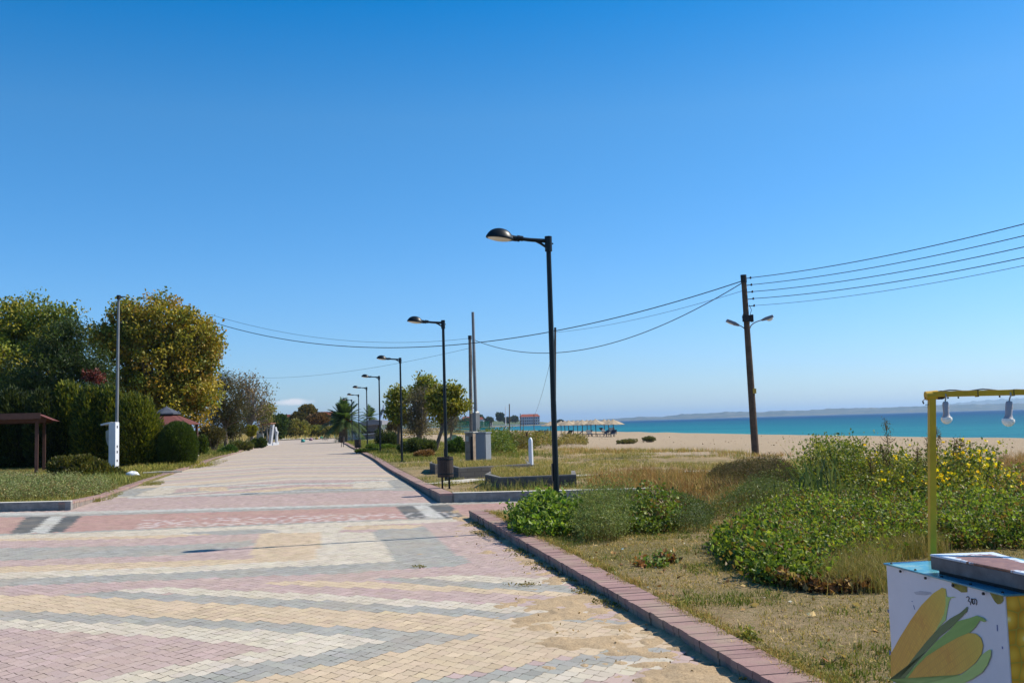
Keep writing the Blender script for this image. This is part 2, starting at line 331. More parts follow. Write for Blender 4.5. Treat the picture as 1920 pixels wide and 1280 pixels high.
# =============================================================== PAVING
PK=(.47,.35,.315); RD=(.44,.27,.23); CR=(.58,.51,.405); TN=(.57,.44,.30); GR=(.35,.34,.305); DK=(.11,.115,.115); SL=(.50,.485,.44); SW=(.60,.57,.53)
def PG(c,*pts,z=0): return (c,[uvof(*flat(x,y,z)[:2]) for x,y in pts])
POLY=[
 PG(TN,(-700,1150),(0,1116),(60,1114),(320,1125),(640,1142),(800,1150),(1040,1162),(1180,1168),(1300,1190),(1250,1215),(1177,1212),(750,1282),(400,1350),(280,1310),(900,1190),(640,1175),(0,1145),(-700,1115+70)),
 PG(GR,(-700,1190),(-700,1112),(0,1143),(320,1157),(640,1173),(900,1190),(430,1282),(200,1340),(-300,1300)),
 PG(CR,(-700,1140),(0,1159),(320,1171),(640,1189),(728,1200),(263,1282),(60,1330),(-500,1300)),
 PG(PK,(-700,1165),(0,1176),(320,1194),(522,1214),(117,1282),(-100,1330),(-700,1330)),
 PG(GR,(120,1114),(220,1108),(480,1120),(640,1127),(760,1135),(960,1147),(1100,1157),(1180,1168),(1040,1163),(800,1150),(640,1142),(320,1126)),
 PG(CR,(208,1107),(310,1100),(480,1107),(640,1115),(800,1124),(1000,1135),(1110,1145),(1100,1157),(960,1147),(760,1135),(640,1127),(480,1120)),
 PG(TN,(480,1092),(560,1087.5),(700,1090),(777,1094),(860,1099),(960,1104),(1080,1112),(1080,1120),(960,1113),(800,1106),(700,1102),(560,1097)),
 PG(GR,(690,1084),(757,1082),(813,1084),(893,1090),(1060,1095),(1085,1106),(1080,1112),(960,1104),(860,1099),(777,1094)),
 PG(CR,(757,1082),(860,1077),(1026,1083),(1080,1093),(1060,1096),(893,1090),(813,1085)),
 PG(GR,(750,1282),(910,1262),(1177,1211),(1260,1215),(1235,1226),(1100,1250),(910,1282),(700,1330),(560,1330)),
 PG(CR,(910,1282),(1100,1250),(1235,1226),(1262,1240),(1090,1282),(960,1330),(700,1330)),
 PG(TN,(-500,1080),(0,1062),(320,1051),(470,1047),(487,997),(600,997),(596,1049),(320,1062),(0,1073),(-500,1095)),
 PG(CR,(-500,1095),(0,1073),(320,1062),(596,1048),(600,997),(700,997),(742,1051),(640,1057),(320,1073),(0,1085),(-500,1110)),
 PG(GR,(-500,1110),(0,1085),(320,1073),(640,1057),(742,1051),(700,997),(710,985),(790,985),(830,1020),(880,1053),(860,1060),(640,1074),(320,1086),(0,1098),(-500,1125)),
 PG(GR,(-300,1045),(0,1027),(330,1021),(400,1018),(470,1012),(480,1022),(330,1040),(0,1050),(-300,1068)),
 PG(TN,(-300,1020),(0,1007),(300,1000),(420,1000),(300,1008),(0,1014),(-300,1030)),
 PG(TN,(560,992),(690,984),(800,983),(770,990),(640,993)),
 PG(CR,(-500,1020),(-100,1002),(0,1002),(100,999),(640,978),(870,971),(860,977),(640,986),(640,997),(420,1000),(0,1010)),
 PG(GR,(330,998),(480,991),(540,996),(420,1003)),
 PG(RD,(-600,1035),(-100,1006),(0,1001),(200,995),(640,976),(870,969),(1300,955),(1500,940),(1110,940),(800,945),(640,951),(320,961),(125,967),(0,970),(-500,990)),
 PG(GR,(-300,1019),(0,1003.2),(100,1000.5),(640,978.7),(870,971.3),(870,969),(640,976),(100,998),(0,1000.5),(-300,1015)),
 PG(DK,(50,967.5),(97,966),(57,998.5),(18,1001)),PG(SL,(97,966),(125,964.5),(88,998.5),(57,998.5)),PG(DK,(125,965),(158,964),(120,996.5),(88,998.5)),
 PG(DK,(740,946.5),(771,944),(802,971),(764,972.5)),PG(SL,(771,944),(795,943),(836,970),(802,971)),PG(DK,(799,944),(842,945),(868,969),(836,970.5)),
 PG(GR,(-300,976),(0,967.2),(125,964.2),(640,949.5),(840,943),(1300,930),(1300,932),(840,946),(640,953),(320,962.5),(125,968),(0,970),(-300,981)),
 PG(SL,(-300,970),(0,961.5),(125,960),(400,953),(640,946.5),(840,941),(1300,925.5),(1300,929),(840,943.5),(640,949.5),(125,964.4),(0,967),(-300,976)),
 PG(SL,(240,933.5),(460,925),(640,919.3),(800,913),(800,915.5),(640,921.5),(460,928),(240,936)),
 PG(GR,(360,931),(520,925),(700,918),(700,921.5),(520,928),(400,932)),
 PG(GR,(215,930),(240,919),(330,914),(280,926),(250,931)),PG(CR,(250,931),(300,915),(335,914),(325,926),(290,931)),
 PG(TN,(370,922),(375,915),(425,915),(430,922)),PG(CR,(660,916),(665,904),(722,903),(745,916)),PG(GR,(722,903),(750,900),(790,918),(745,918)),
 PG(SL,(300,914),(640,907),(730,902),(730,903.6),(640,908.8),(300,916)),
]
SEQ=[(1.6,PK),(.8,CR),(.6,GR),(1.3,TN),(.5,CR),(1.2,PK),(.7,GR),(1.0,TN),(.9,PK),(.5,CR),(.5,GR)]
TOT=sum(a for a,_ in SEQ)
def inpoly(p,x,y):
    r=False; j=len(p)-1
    for i in range(len(p)):
        if (p[i][1]>y)!=(p[j][1]>y) and x<(p[j][0]-p[i][0])*(y-p[i][1])/(p[j][1]-p[i][1])+p[i][0]: r=not r
        j=i
    return r
BB=[(min(q[0] for q in p),max(q[0] for q in p),min(q[1] for q in p),max(q[1] for q in p)) for _,p in POLY]
def pavecol(u,v):
    for i in range(len(POLY)-1,-1,-1):
        b=BB[i]
        if b[0]<=u<=b[1] and b[2]<=v<=b[3] and inpoly(POLY[i][1],u,v): return POLY[i][0]
    w=v+SK*(u-2.95)
    if w<24.5: return PK
    t=(v*.95+.75*abs(((u+1.4+.11*v)%8.2)-4.1)*2*.5)%TOT
    for a,c in SEQ:
        if t<a: return c
        t-=a
    return PK
_st=PG(0,(250,990),(450,984),(740,973),(870,967),(860,959),(640,964),(500,968),(270,974))[1]
def STn(u,v): return inpoly(_st,u,v)
def tile_mat():
    m=NT('paver'); setc(m.b,None,.85,0,.15); c=m.col()
    n=m.noise(160,3,.7); nl=m.noise(.9,6,.65); n3=m.noise(9,4,.6)
    c=m.mix(m.map(n,.35,.7,.28,0),c,(.08,.07,.06))
    c=m.mix(m.map(nl,.45,.8,0,.45),c,(.42,.33,.23))
    c=m.mix(m.map(n3,.62,.75,0,.35),c,(.14,.12,.10))
    # worn white marks on the crossing strip
    p=m.obj(); sp=m.n('ShaderNodeSeparateXYZ'); m.l(p,sp.inputs[0]); 
    m.l(c,m.b.inputs['Base Color']); m.bump(n,.5,.004); return m.m
M_tile=tile_mat()
def pave_near():
    w_=.142; h_=.084; r2=np.random.default_rng(3)
    k=4; xs=np.linspace(-.5,.5,2*k+1); prof=[(x*w_,-h_*(1-(2*x)**2)) for x in xs]
    top=[(w_*.25,h_*.25),(0,h_*.98),(-w_*.25,h_*.25)]
    base=np.array(prof+top); n=len(base); V=[];F=[];COL=[]
    v=3.6;row=0
    while v<31:
        uo=(row%2)*w_/2; 
        uL=-5.28 if v>24.5 else -13.8
        lim=max(uL,-(v*.78+.6)); 
        for i in range(int((lim)/w_)-1,int(7/w_)+1):
            u=i*w_+uo+.0; w=v+SK*(u-2.95)
            if u<lim or u>min(6.6,v*.34+1.2): continue
            if u<-5.28 and w>20.62: continue
            if u>2.46 and not(16.98<w<20.45): continue
            c=pavecol(u,v)
            if STn(u,v) and r2.random()<.38: c=tuple(.45*a+.55*b for a,b in zip(c,(.66,.61,.57)))
            gap=.955; b=base*gap+r2.normal(0,.0012,(n,2))
            lipw=.0
            z=float(Hp(v)); ang=r2.normal(0,.006,2)
            sh=r2.normal(1,.06); cc=np.clip(np.array(c)*sh*np.array((1,1+r2.normal(0,.012),1+r2.normal(0,.02))),0,1)
            s=len(V)
            for (a,q) in b:
                x,y=xy(u+a,v+q); V.append((x,y,z+a*ang[0]+q*ang[1]))
            F.append(tuple(range(s,s+n))); COL+= [cc]*n
        v+=h_; row+=1
    me=bpy.data.meshes.new('paving'); me.from_pydata(V,[],F); me.update()
    a=me.color_attributes.new('Col','FLOAT_COLOR','POINT'); cc=np.ones((len(V),4),np.float32); cc[:,:3]=COL; a.data.foreach_set('color',cc.ravel())
    me.materials.append(M_tile); o=bpy.data.objects.new('paving',me); C.objects.link(o); tag(o,kind='structure')
pave_near()
def pave_far():
    us=np.arange(-5.3,2.56,.165); us=np.append(us,2.56); vs=np.concatenate([np.arange(30.8,70,.19),np.arange(70,152,.4)])
    V=[];F=[];COL=[]
    for a in range(len(vs)-1):
        z0,z1=float(Hp(vs[a])),float(Hp(vs[a+1])); sL=-5.3-(max(0,vs[a]-95)*.03); sL1=-5.3-(max(0,vs[a+1]-95)*.03)
        for b in range(len(us)-1):
            f0=(us[b]+5.3)/7.86; f1=(us[b+1]+5.3)/7.86
            q=[(sL+(2.56-sL)*f0,vs[a],z0),(sL+(2.56-sL)*f1,vs[a],z0),(sL1+(2.56-sL1)*f1,vs[a+1],z1),(sL1+(2.56-sL1)*f0,vs[a+1],z1)]
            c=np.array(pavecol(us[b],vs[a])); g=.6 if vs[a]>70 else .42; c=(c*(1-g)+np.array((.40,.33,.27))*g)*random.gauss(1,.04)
            s=len(V); V+=[(*xy(p[0],p[1]),p[2]) for p in q]; F.append((s,s+1,s+2,s+3)); COL+=[c]*4
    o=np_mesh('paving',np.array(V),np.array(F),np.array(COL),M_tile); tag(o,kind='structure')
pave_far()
# joint bed under the pavers, and the worn ground to the left
def strip(name,uvpts,z,mat):
    V=[];F=[]
    for i,(a,b) in enumerate(uvpts): V+= [(*xy(*a),z(a[1])),(*xy(*b),z(b[1]))]
    for i in range(len(uvpts)-1): F.append((2*i,2*i+1,2*i+3,2*i+2))
    o=MB().quadmesh(V,F).build(name,mat); tag(o,kind='structure')
    return o
M_joint=weathered('joint_sand',(.20,.15,.105),.95,0,.05,.3,8)
vv=list(np.arange(2,17,1.))+[16.9]
strip('paving_bed',[((-13.9,v),(2.66,v)) for v in (1,4,8,12,15,18)],lambda v:float(Hp(v))-.006,M_joint)
strip('paving_bed',[((-13.9,v+SK*16.9),(2.6,v+SK*.3)) for v in (13.9,16,18,20.45)],lambda v:float(Hp(v))-.0055 if v<30 else -.0055,M_joint)
strip('paving_bed',[((2.6,w+SK*.3),(6.62,w-SK*3.65)) for w in (16.9,18,19,20.6)],lambda v:float(Hp(v))-.0065,M_joint)
strip('paving_bed',[((-5.36,v),(2.6,v)) for v in np.arange(22,32,1.)],lambda v:float(Hp(v))-.0075,M_joint)
# far road carrying on where the paving ends
M_conc=weathered('concrete',(.46,.42,.36),.9,0,.1,.2,1.5,(.33,.28,.22),.35,.3,30)
M_conc2=weathered('dark_concrete',(.18,.17,.155),.9,0,.1,.3,3,(.16,.15,.14),.4,.5,30)
strip('road',[((-8+.02*i*i,148+7*i),(2.2+2.9*i+.1*i*i,150+7*i)) for i in range(9)],lambda v:float(Hv(0,v))+.03,M_conc)
# light concrete footpaths on the verge
def footpath(pts,wd):
    P=[ground(*p) for p in pts]; V=[];F=[]
    for i,p in enumerate(P):
        d=(P[min(i+1,len(P)-1)]-P[max(i-1,0)]); d.z=0; d.normalize(); s=Vector((-d.y,d.x,0))*wd/2
        V+=[(p.x+s.x,p.y+s.y,p.z+.03),(p.x-s.x,p.y-s.y,p.z+.03)]
    o=MB().quadmesh(V,[(2*i,2*i+1,2*i+3,2*i+2) for i in range(len(P)-1)]).build('footpath',M_conc); tag(o,kind='structure')
footpath([(826,908.5),(840,906.5),(870,902.5),(905,899.5)],.9)
footpath([(1080,893),(1150,890),(1230,887),(1330,884)],.7)
footpath([(0,893),(60,892),(140,889),(230,886)],2.2)

# sand drifted against the kerb
def sand_drift():
    us=np.linspace(1.2,2.56,70); vs=np.arange(4.4,18.6,.035); r2=np.random.default_rng(5)
    def vn(s,a):
        g=r2.normal(0,1,(int(1.8/s)+4,int(15/s)+4)); U,V=np.meshgrid((us-1)/s,(vs-4.3)/s); i=U.astype(int); j=V.astype(int); fu=U-i; fv=V-j; fu=fu*fu*(3-2*fu); fv=fv*fv*(3-2*fv)
        return a*((g[i,j]*(1-fu)+g[i+1,j]*fu)*(1-fv)+(g[i,j+1]*(1-fu)+g[i+1,j+1]*fu)*fv)
    U,V=np.meshgrid(us,vs); n=vn(.9,.010)+vn(.35,.008)+vn(.12,.006)+vn(.05,.004)
    edge=np.interp(V,[4.4,5.5,7,9,11,14,18.6],[2.05,2.1,1.95,2.2,2.35,2.45,2.5])
    Z=(U-edge)*.028+n-.003; Z=np.clip(Z,-.02,.045)+Hp(V)+.004
    P=np.stack([U*NN[0]+V*PP[0],U*NN[1]+V*PP[1],Z],-1).reshape(-1,3); r,c=U.shape; I=np.arange(r*c).reshape(r,c)
    T=np.stack([I[:-1,:-1],I[:-1,1:],I[1:,1:],I[1:,:-1]],-1).reshape(-1,4)
    m=NT('drift_sand'); setc(m.b,None,.95,0,.1); n=m.noise(60,5,.75); c=m.ramp(n,[(.3,(.22,.155,.09)),(.5,(.42,.305,.185)),(.7,(.50,.37,.23))])
    c=m.mix(m.map(m.noise(3,5,.7),.5,.75,0,.5),c,(.26,.18,.10)); m.l(c,m.b.inputs['Base Color']); m.bump(n,.8,.01)
    o=np_mesh('sand',P,T,None,m.m,smooth=True); tag(o,'pale sand drifted over the pavers against the right kerb','sand',kind='stuff')
sand_drift()

# =============================================================== KERBS
def pinkkerb_mat():
    m=NT('pink_kerb'); setc(m.b,None,.85,0,.15); c=m.col(); n=m.noise(60,4,.7); nl=m.noise(2.5,5,.6)
    c=m.mix(m.map(n,.35,.7,.3,0),c,(.10,.07,.06)); c=m.mix(m.map(nl,.42,.66,0,.65),c,(.33,.26,.185)); c=m.mix(m.map(m.noise(11,5,.7),.6,.72,0,.5),c,(.13,.10,.08)); m.l(c,m.b.inputs['Base Color']); m.bump(n,.4,.005); return m.m
M_kb=pinkkerb_mat()
def brick_kerb(name,label,u0,u1,v0,v1,step,hfun,grp=None,inner_grey=True,wander=0):
    """a row of bricks laid across the kerb: one wall, bricks are its pattern"""
    r2=random.Random(int(u0*10+v0)); V=[];F=[];COL=[]; v=v0
    while v<v1:
        s=step*(1 if v<60 else 3); z=float(Hp(v)); h=float(hfun(v))+r2.gauss(0,.0012); du=r2.gauss(0,.0035)+wander*math.sin(v*.31)
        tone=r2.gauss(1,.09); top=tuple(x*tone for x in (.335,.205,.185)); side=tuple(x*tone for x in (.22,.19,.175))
        g=.004; a,b=v+g/2,v+s-g/2
        for lay in (0,1):
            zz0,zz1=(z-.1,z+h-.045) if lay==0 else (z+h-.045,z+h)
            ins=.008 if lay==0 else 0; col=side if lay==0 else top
            q=[(u0+ins+du,a),(u1-ins+du,a),(u1-ins+du,b),(u0+ins+du,b)]; b0=len(V)
            for zz in (zz0,zz1): V+=[(*xy(*p),zz+(r2.gauss(0,.0004) if lay else 0)) for p in q]
            F+=[(b0,b0+1,b0+5,b0+4),(b0+1,b0+2,b0+6,b0+5),(b0+2,b0+3,b0+7,b0+6),(b0+3,b0,b0+4,b0+7),(b0+4,b0+5,b0+6,b0+7)]; COL+=[col]*8
        v+=s
    o=np_mesh(name,np.array(V),np.array(F),np.array(COL),M_kb); tag(o,label,'kerb',grp); return o
brick_kerb('kerb','long pink brick kerb running beside the sandy near edge of the promenade',2.54,2.82,2.2,16.95,.105,kerbh)
brick_kerb('kerb','pink brick kerb past the cross street running under the row of street lamps',2.47,2.74,20.55,100,.2,kerbh,wander=.03)
brick_kerb('kerb','low worn kerb along the hedge side of the promenade',-5.56,-5.32,23.05,125,.2,lambda v:float(np.interp(v,[21,23,26.5,60],[.19,.17,.08,.07])),wander=.06)
def block_kerb(label,ua,ub,w0,th,h,mat,top=None):
    m=MB(); n=int(abs(ub-ua)/1.0)
    P=[];
    for (u,w) in ((ua,w0),(ub,w0),(ub,w0+th),(ua,w0+th)):
        v=w-SK*(u-2.95); P.append((*xy(u,v),float(Hp(v))-.1))
    z=P[0][2]; P=[(a,b,z) for a,b,_ in P]
    m.prism(P,(0,0,h+.1)); o=m.build('kerb',mat,bevel=.015); tag(o,label,'kerb'); return o
M_kg=NT('kerb_concrete'); setc(M_kg.b,None,.9,0,.1)
_n=M_kg.noise(5,6,.7); _c=M_kg.ramp(_n,[(.35,(.19,.18,.17)),(.6,(.30,.28,.26)),(.75,(.38,.35,.31))])
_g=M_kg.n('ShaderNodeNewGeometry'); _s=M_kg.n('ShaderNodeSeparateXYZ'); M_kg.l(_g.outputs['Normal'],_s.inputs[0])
_c=M_kg.mix(M_kg.math('GREATER_THAN',_s.outputs[2],.6),_c,(.62,.58,.50)); M_kg.l(_c,M_kg.b.inputs['Base Color']); M_kg.bump(M_kg.noise(40,4),.5,.01); M_kg=M_kg.m  # upward faces take a paler colour, picked by their normal
block_kerb('grey concrete kerb with paler top on the far side of the cross street',2.75,7.2,20.52,.16,.20,M_kg)
block_kerb('grey concrete kerb end facing the camera at the left edge before the weed bed',-13,-5.25,20.72,.18,.19,M_kg)
M_kw=weathered('white_edge',(.62,.6,.56),.8,0,.2,.15,3)
block_kerb('thin whitish edging strip beside the pink cross street behind the first lamp post',2.85,6.6,16.86,.10,.12,M_kw)

# =============================================================== STREET LAMPS
def make_lamp(T=4.25):
    r=thing('street_lamp','','street lamp',group='black street lamps in a row along the promenade')
    m=MB(); m.tube([(0,0,-.3),(0,0,T+.05)],[.047,.037],14); m.tube([(0,0,0),(0,0,.12)],[.056,.054],14); m.tube([(0,0,-.02),(0,0,.015)],[.13,.13],14); m.build('pole',M_lamp,r,smooth=True)
    d_=MB(); d_.box((-.052,0,.75),(.012,.06,.26)); d_.build('access_door',M_lamp,r,bevel=.003)
    for sx,sy in ((1,1),(1,-1),(-1,1),(-1,-1)): d_=MB(); d_.tube([(sx*.075,sy*.075,.01),(sx*.075,sy*.075,.04)],.012,6); d_.build('bolt',M_galv0,r)
    a=MB(); 
    a.tube([(0,0,T-.14),(0,0,T+.09)],[.056,.056],14)
    a.tube([(-.02,0,T+.02),(-.30,0,T+.035),(-.56,0,T+.062)],[.032,.029,.027],10)
    a.tube([(-.03,0,T-.08),(-.12,0,T-.02),(-.2,0,T+.02)],[.02,.02,.02],8)
    a.tube([(.02,0,T-.02),(.075,0,T-.02)],[.012,.012],8)
    a.build('arm',M_lamp,r,smooth=True)
    c=MB(); 
    for x0,x1,rr in ((-.40,-.44,.042),(-.45,-.49,.05),(-.50,-.56,.045)): c.tube([(x0,0,T+.05),(x1,0,T+.056)],rr,12)
    c.build('collar',M_lamp,r,smooth=True)
    R=Matrix.Rotation(math.radians(7),3,'Y')
    h=MB(); prof=[(.001,.15),(.05,.147),(.10,.132),(.145,.105),(.18,.065),(.205,.02),(.212,0),(.206,-.012),(.19,-.014)]
    h.lathe(prof,28,(-.76,0,T+.055),1.02,.72,R); h.tube([(-.62,0,T+.06),(-.54,0,T+.06)],[.055,.042],12); h.build('head',M_lamp,r,smooth=True)
    g_=MB(); g_.lathe([(.001,-.045),(.09,-.04),(.15,-.028),(.186,-.012),(.188,-.005)],28,(-.76,0,T+.055),1.02,.72,R); g_.build('lens',M_glass,r,smooth=True)
    return r
lamps=[(1043.6,990,'nearest and tallest black street lamp, beside the leafy bush at the right kerb')]
L0=make_lamp()
posA=flat(1043.6,990,0); 
aboves=[(1043.6,346.7),(837,195),(753.7,127.5),(713,95),(689,75.3),(673.5,62),(660.5,53),(653.3,45.5)]
labs=['nearest and tallest black street lamp, standing by the leafy bush at the right kerb','second nearest black street lamp, rising behind the brown litter bin','third nearest black street lamp, between the promenade and the yellow-green trees','fourth nearest black street lamp, before the dark bushes and flag','fifth nearest black street lamp, in front of the slatted beach bar','sixth nearest black street lamp, with a dark litter bin at its foot','seventh nearest black street lamp, its head against the big palm','farthest black street lamp, half hidden among the palm fronds']
for i,((px,a),lb) in enumerate(zip(aboves,labs)):
    Y=CF*2.80/a
    hy=788-.0293*(px-1160)
    v_=0; X=at(px,hy+CF*1.2/Y,Y); x,y=X.x,X.y; z=gz(x,y)
    o=L0 if i==0 else copy_tree(L0)
    tag(o,lb); o.rotation_euler=(0,0,-A0 if False else math.atan2(NN[1],NN[0])+math.radians(random.uniform(-4,4)))
    o.location=(x,y,z); o.scale=(1,1,(4.4-z)/4.3)
# =============================================================== litter bins
M_binb=weathered('bin_wood',(.05,.035,.028),.6,0,.3,.3,6)
def make_bin():
    r=thing('litter_bin','','bin',group='brown litter bins along the right kerb')
    m=MB(); n=20
    for k in range(n):
        t=2*math.pi*k/n; R=Matrix.Rotation(t,3,'Z'); m.box((math.cos(t)*.175,math.sin(t)*.175,.50),(.018,.050,.46),R)
    m.build('slats',M_binb,r)
    l=MB(); l.lathe([(.155,.30),(.162,.32),(.162,.66),(.15,.66),(.15,.31)],20); l.build('liner',M_lamp,r,smooth=True)
    for z in (.33,.66): b=MB(); b.lathe([(.184,z),(.190,z+.005),(.190,z+.03),(.184,z+.035)],24); b.build('rim',M_lamp,r,smooth=True)
    for s in (-1,1):
        l=MB(); l.tube([(s*.08,-.02,-.1),(s*.08,-.02,.75 if s>0 else .34)],.024,8); l.box((s*.08,-.02,.005),(.09,.09,.012)); l.build('leg',M_lamp,r,smooth=True)
    return r
b0=make_bin()
for i,(px,py,lb) in enumerate([(836,916,'brown slatted litter bin on two legs at the cross street corner'),(671,848,'small dark litter bin far along the kerb, below the sixth street lamp'),(642,836,'farthest dark litter bin with light top, at the foot of the big palm')]):
    o=b0 if i==0 else copy_tree(b0); p=ground(px,py); o.location=p; o.rotation_euler=(0,0,.1); tag(o,lb)

# =============================================================== VEGETATION
def rand_unit(r2,n):
    a=r2.normal(size=(n,3)); return a/np.linalg.norm(a,axis=1,keepdims=True)
def leaf_tris(P,size,col,r2,up=.3,aspect=1.6,dirs=None,fold=.25,wfrac=None):
    """folded leaves: P (n,3) base points; returns verts, tris, colours"""
    n=len(P); size=np.broadcast_to(size,(n,)) if np.ndim(size)==0 else size
    d=rand_unit(r2,n) if dirs is None else dirs+r2.normal(0,.35,(n,3)); d[:,2]+=up if dirs is None else 0; d/=np.linalg.norm(d,axis=1,keepdims=True)
    s=np.cross(d,rand_unit(r2,n)); s/=np.linalg.norm(s,axis=1,keepdims=True)+1e-9; nn=np.cross(d,s)
    L=size[:,None]; Wd=L/aspect/2
    base=P; tip=P+d*L; mid=P+d*L*.45
    a=mid+s*Wd+nn*L*fold*.5; b=mid-s*Wd+nn*L*fold*.5
    V=np.stack([base,a,tip,b],1).reshape(-1,3); i=np.arange(n)[:,None]*4
    T=np.concatenate([i+np.array([[0,1,2]]),i+np.array([[0,2,3]])],0)
    c=np.repeat(col,4,axis=0); return V,T,c
def pick(r2,cols,n,var=.15):
    c=(np.array(cols)*(np.array((1.5,1.38,1.1)) if cols[0][0]<1 else 1))[r2.integers(0,len(cols),n)]; return np.clip(c*r2.normal(1,var,(n,1)),.004,1)
def join(parts):
    V=[];T=[];c=[];o=0
    for v,t,k in parts: V.append(v); T.append(t+o); c.append(k); o+=len(v)
    return np.concatenate(V),np.concatenate(T),np.concatenate(c)
def bez(a,b,c,n=6):
    return [a*(1-t)**2+b*2*t*(1-t)+c*t*t for t in np.linspace(0,1,n)]
def lobe_points(r2,lobes,n,shell=.35,bumpy=.12):
    vol=np.array([l[3]*l[5] for l in lobes]); vol=vol/vol.sum(); idx=r2.choice(len(lobes),n,p=vol); L=np.array(lobes)[idx]
    d=rand_unit(r2,n); rad=(shell+(1-shell)*r2.random(n))**.7*np.clip(1+r2.normal(0,bumpy,n),.7,1.09); return L[:,:3]+d*L[:,3:]*rad[:,None]
def px_lobes(L,Y,depthf=1.0):
    out=[]
    for (px,py,rx,ry) in L:
        p=at(px,py,Y); k=Y/CF; out.append((p.x,p.y,p.z,rx*k,rx*k*depthf,ry*k))
    return out
def tree(name,label,cat,Y,base,L,cols,leaf=.16,ncl=420,per=34,cr=.42,trunk=.22,trunkcol=None,limbs=26,group=None,seed=1,mat=None,aspect=1.5,shell=.35,flatc=.7,trunkpx=None,depthf=1.0,lean=0,twigs=0,up=.3,dirs=None,bare=0):
    r2=np.random.default_rng(seed); lob=px_lobes(L,Y,depthf)
    bp=ground(*base) if Y is None else at(base[0],base[1],Y); bp.z=gz(bp.x,bp.y)-.05
    root=thing(name,label,cat,bp,group=group); 
    cen=np.mean([l[:3] for l in lob],axis=0)
    cl=lobe_points(r2,lob,ncl,shell)
    cl[:,2]=np.maximum(cl[:,2],bp.z+.25)
    # trunk and limbs
    tm=MB(); B=Vector((0,0,0)); topz=min(l[2]-l[5]*.2 for l in lob)-bp.z; top=Vector((cen[0]-bp.x,cen[1]-bp.y,max(topz,.6)))
    mid=B.lerp(top,.5)+Vector((r2.normal(0,.15),r2.normal(0,.15),0))
    tm.tube(bez(B,mid,top,7),list(np.linspace(trunk*1.2,trunk*.7,7)),9)
    sel=cl[r2.choice(ncl,min(limbs,ncl),replace=False)]
    for q in sel:
        q=Vector(q)-bp; st=B.lerp(top,r2.uniform(.6,1.0)); md=st.lerp(q,.5)+Vector((r2.normal(0,.2),r2.normal(0,.2),r2.uniform(.0,.5)*cr*2))
        tm.tube(bez(st,md,q,6),list(np.linspace(trunk*.42,.012+trunk*.06,6)),5,False)
    if twigs:
        for q in cl[r2.choice(ncl,min(twigs,ncl),replace=twigs>ncl)]:
            q=Vector(q)-bp; s0=Vector(sel[r2.integers(len(sel))])-bp; s0=top.lerp(q,.55); tm.tube(bez(s0,s0.lerp(q,.5)+Vector((r2.normal(0,.1),0,.1)),q+Vector((0,0,.25)),4),[.022,.016,.012,.007],3,False)
    tm.build('trunk',trunkcol or M_bark,root,smooth=True)
    n=ncl*per
    if per>0:
        P=np.repeat(cl,per,axis=0)+np.clip(r2.normal(0,cr,(n,3)),-1.9*cr,1.9*cr)*np.array((1,1,flatc)); ccol=pick(r2,cols,ncl,.16); col=np.repeat(ccol,per,axis=0)*r2.normal(1,.14,(n,1))
        P[:,2]=np.maximum(P[:,2],bp.z+.1)
        V,T,c=leaf_tris(P,leaf*r2.uniform(.7,1.3,n),np.clip(col,.004,1),r2,up,aspect,None if dirs is None else np.tile(np.array(dirs,float),(n,1)))
        V-=np.array(bp); np_mesh('crown',V,T,c,mat or M_leaf,root)
    return root
def shrub(name,label,cat,Y,L,cols,leaf=.08,n=9000,group=None,seed=1,mat=None,aspect=2.2,shell=.55,radial=True,bumps=14,basepy=None,stems=8,ground_clip=True):
    """dense evergreen mass: leaves over a bumpy shell pointing up and out, with short stems"""
    r2=np.random.default_rng(seed)
    if name=='bush':
        L2=[]
        for (a_,b_,c_,d_) in L:
            L2.append((a_,b_+d_*.25,c_*.8,d_*.75))
            for q_ in range(5): f_=r2.uniform(.3,.55); L2.append((a_+r2.uniform(-.75,.75)*c_,b_+r2.uniform(-.35,.5)*d_,c_*f_,d_*f_*r2.uniform(.9,1.4)))
        L=L2; shell=.3
    lob=px_lobes(L,Y); l0=lob[0]; bz=gz(l0[0],l0[1])
    bp=Vector((l0[0],l0[1],bz)); root=thing(name,label,cat,bp,group=group)
    vol=np.array([l[3]*l[5] for l in lob]); idx=r2.choice(len(lob),n,p=vol/vol.sum()); A=np.array(lob)[idx]
    d=rand_unit(r2,n); ph=np.arctan2(d[:,1],d[:,0])
    K=rand_unit(r2,bumps*len(lob)); dot=d@K.T; bump=np.clip(np.max(np.where(dot>.88,(dot-.88)*10,0),axis=1),0,1)
    amp=.24 if name=='round_shrub' else .36; rad=(shell+(1-shell)*r2.random(n)**.5)*(1.02-amp+amp*bump)*(1+(0 if name=='round_shrub' else r2.normal(0,.05,n)))
    P=A[:,:3]+d*A[:,3:]*rad[:,None]; P[:,2]=np.maximum(P[:,2],bz+.02+.1*r2.random(n))
    dirs=d*.7+np.array((0,0,.8))
    col=pick(r2,cols,n,.15); tone=pick(r2,[(1,1,1)],bumps*len(lob),.16)[:,:1]; col=col*tone[np.argmax(dot,axis=1)]
    V,T,c=leaf_tris(P,leaf*r2.uniform(.6,1.4,n),np.clip(col,.004,1),r2,0,aspect,dirs); V-=np.array(bp)
    sm=MB()
    for k in range(stems):
        q=Vector(P[r2.integers(n)])-bp; b=Vector((q.x*.25,q.y*.25,-.05)); sm.tube(bez(b,b.lerp(q,.5)+Vector((0,0,.1)),q,5),[.05,.04,.03,.02,.01],5,False)
    sm.build('stems',M_bark,root); np_mesh('foliage',V,T,c,mat or M_leaf,root); return root
G_dark=[(.022,.042,.012),(.035,.058,.014),(.05,.075,.015)]
G_thuja=[(.05,.075,.012),(.10,.12,.014),(.16,.165,.018),(.035,.055,.010)]
G_thujadk=[(.016,.028,.008),(.03,.045,.010),(.05,.065,.012)]
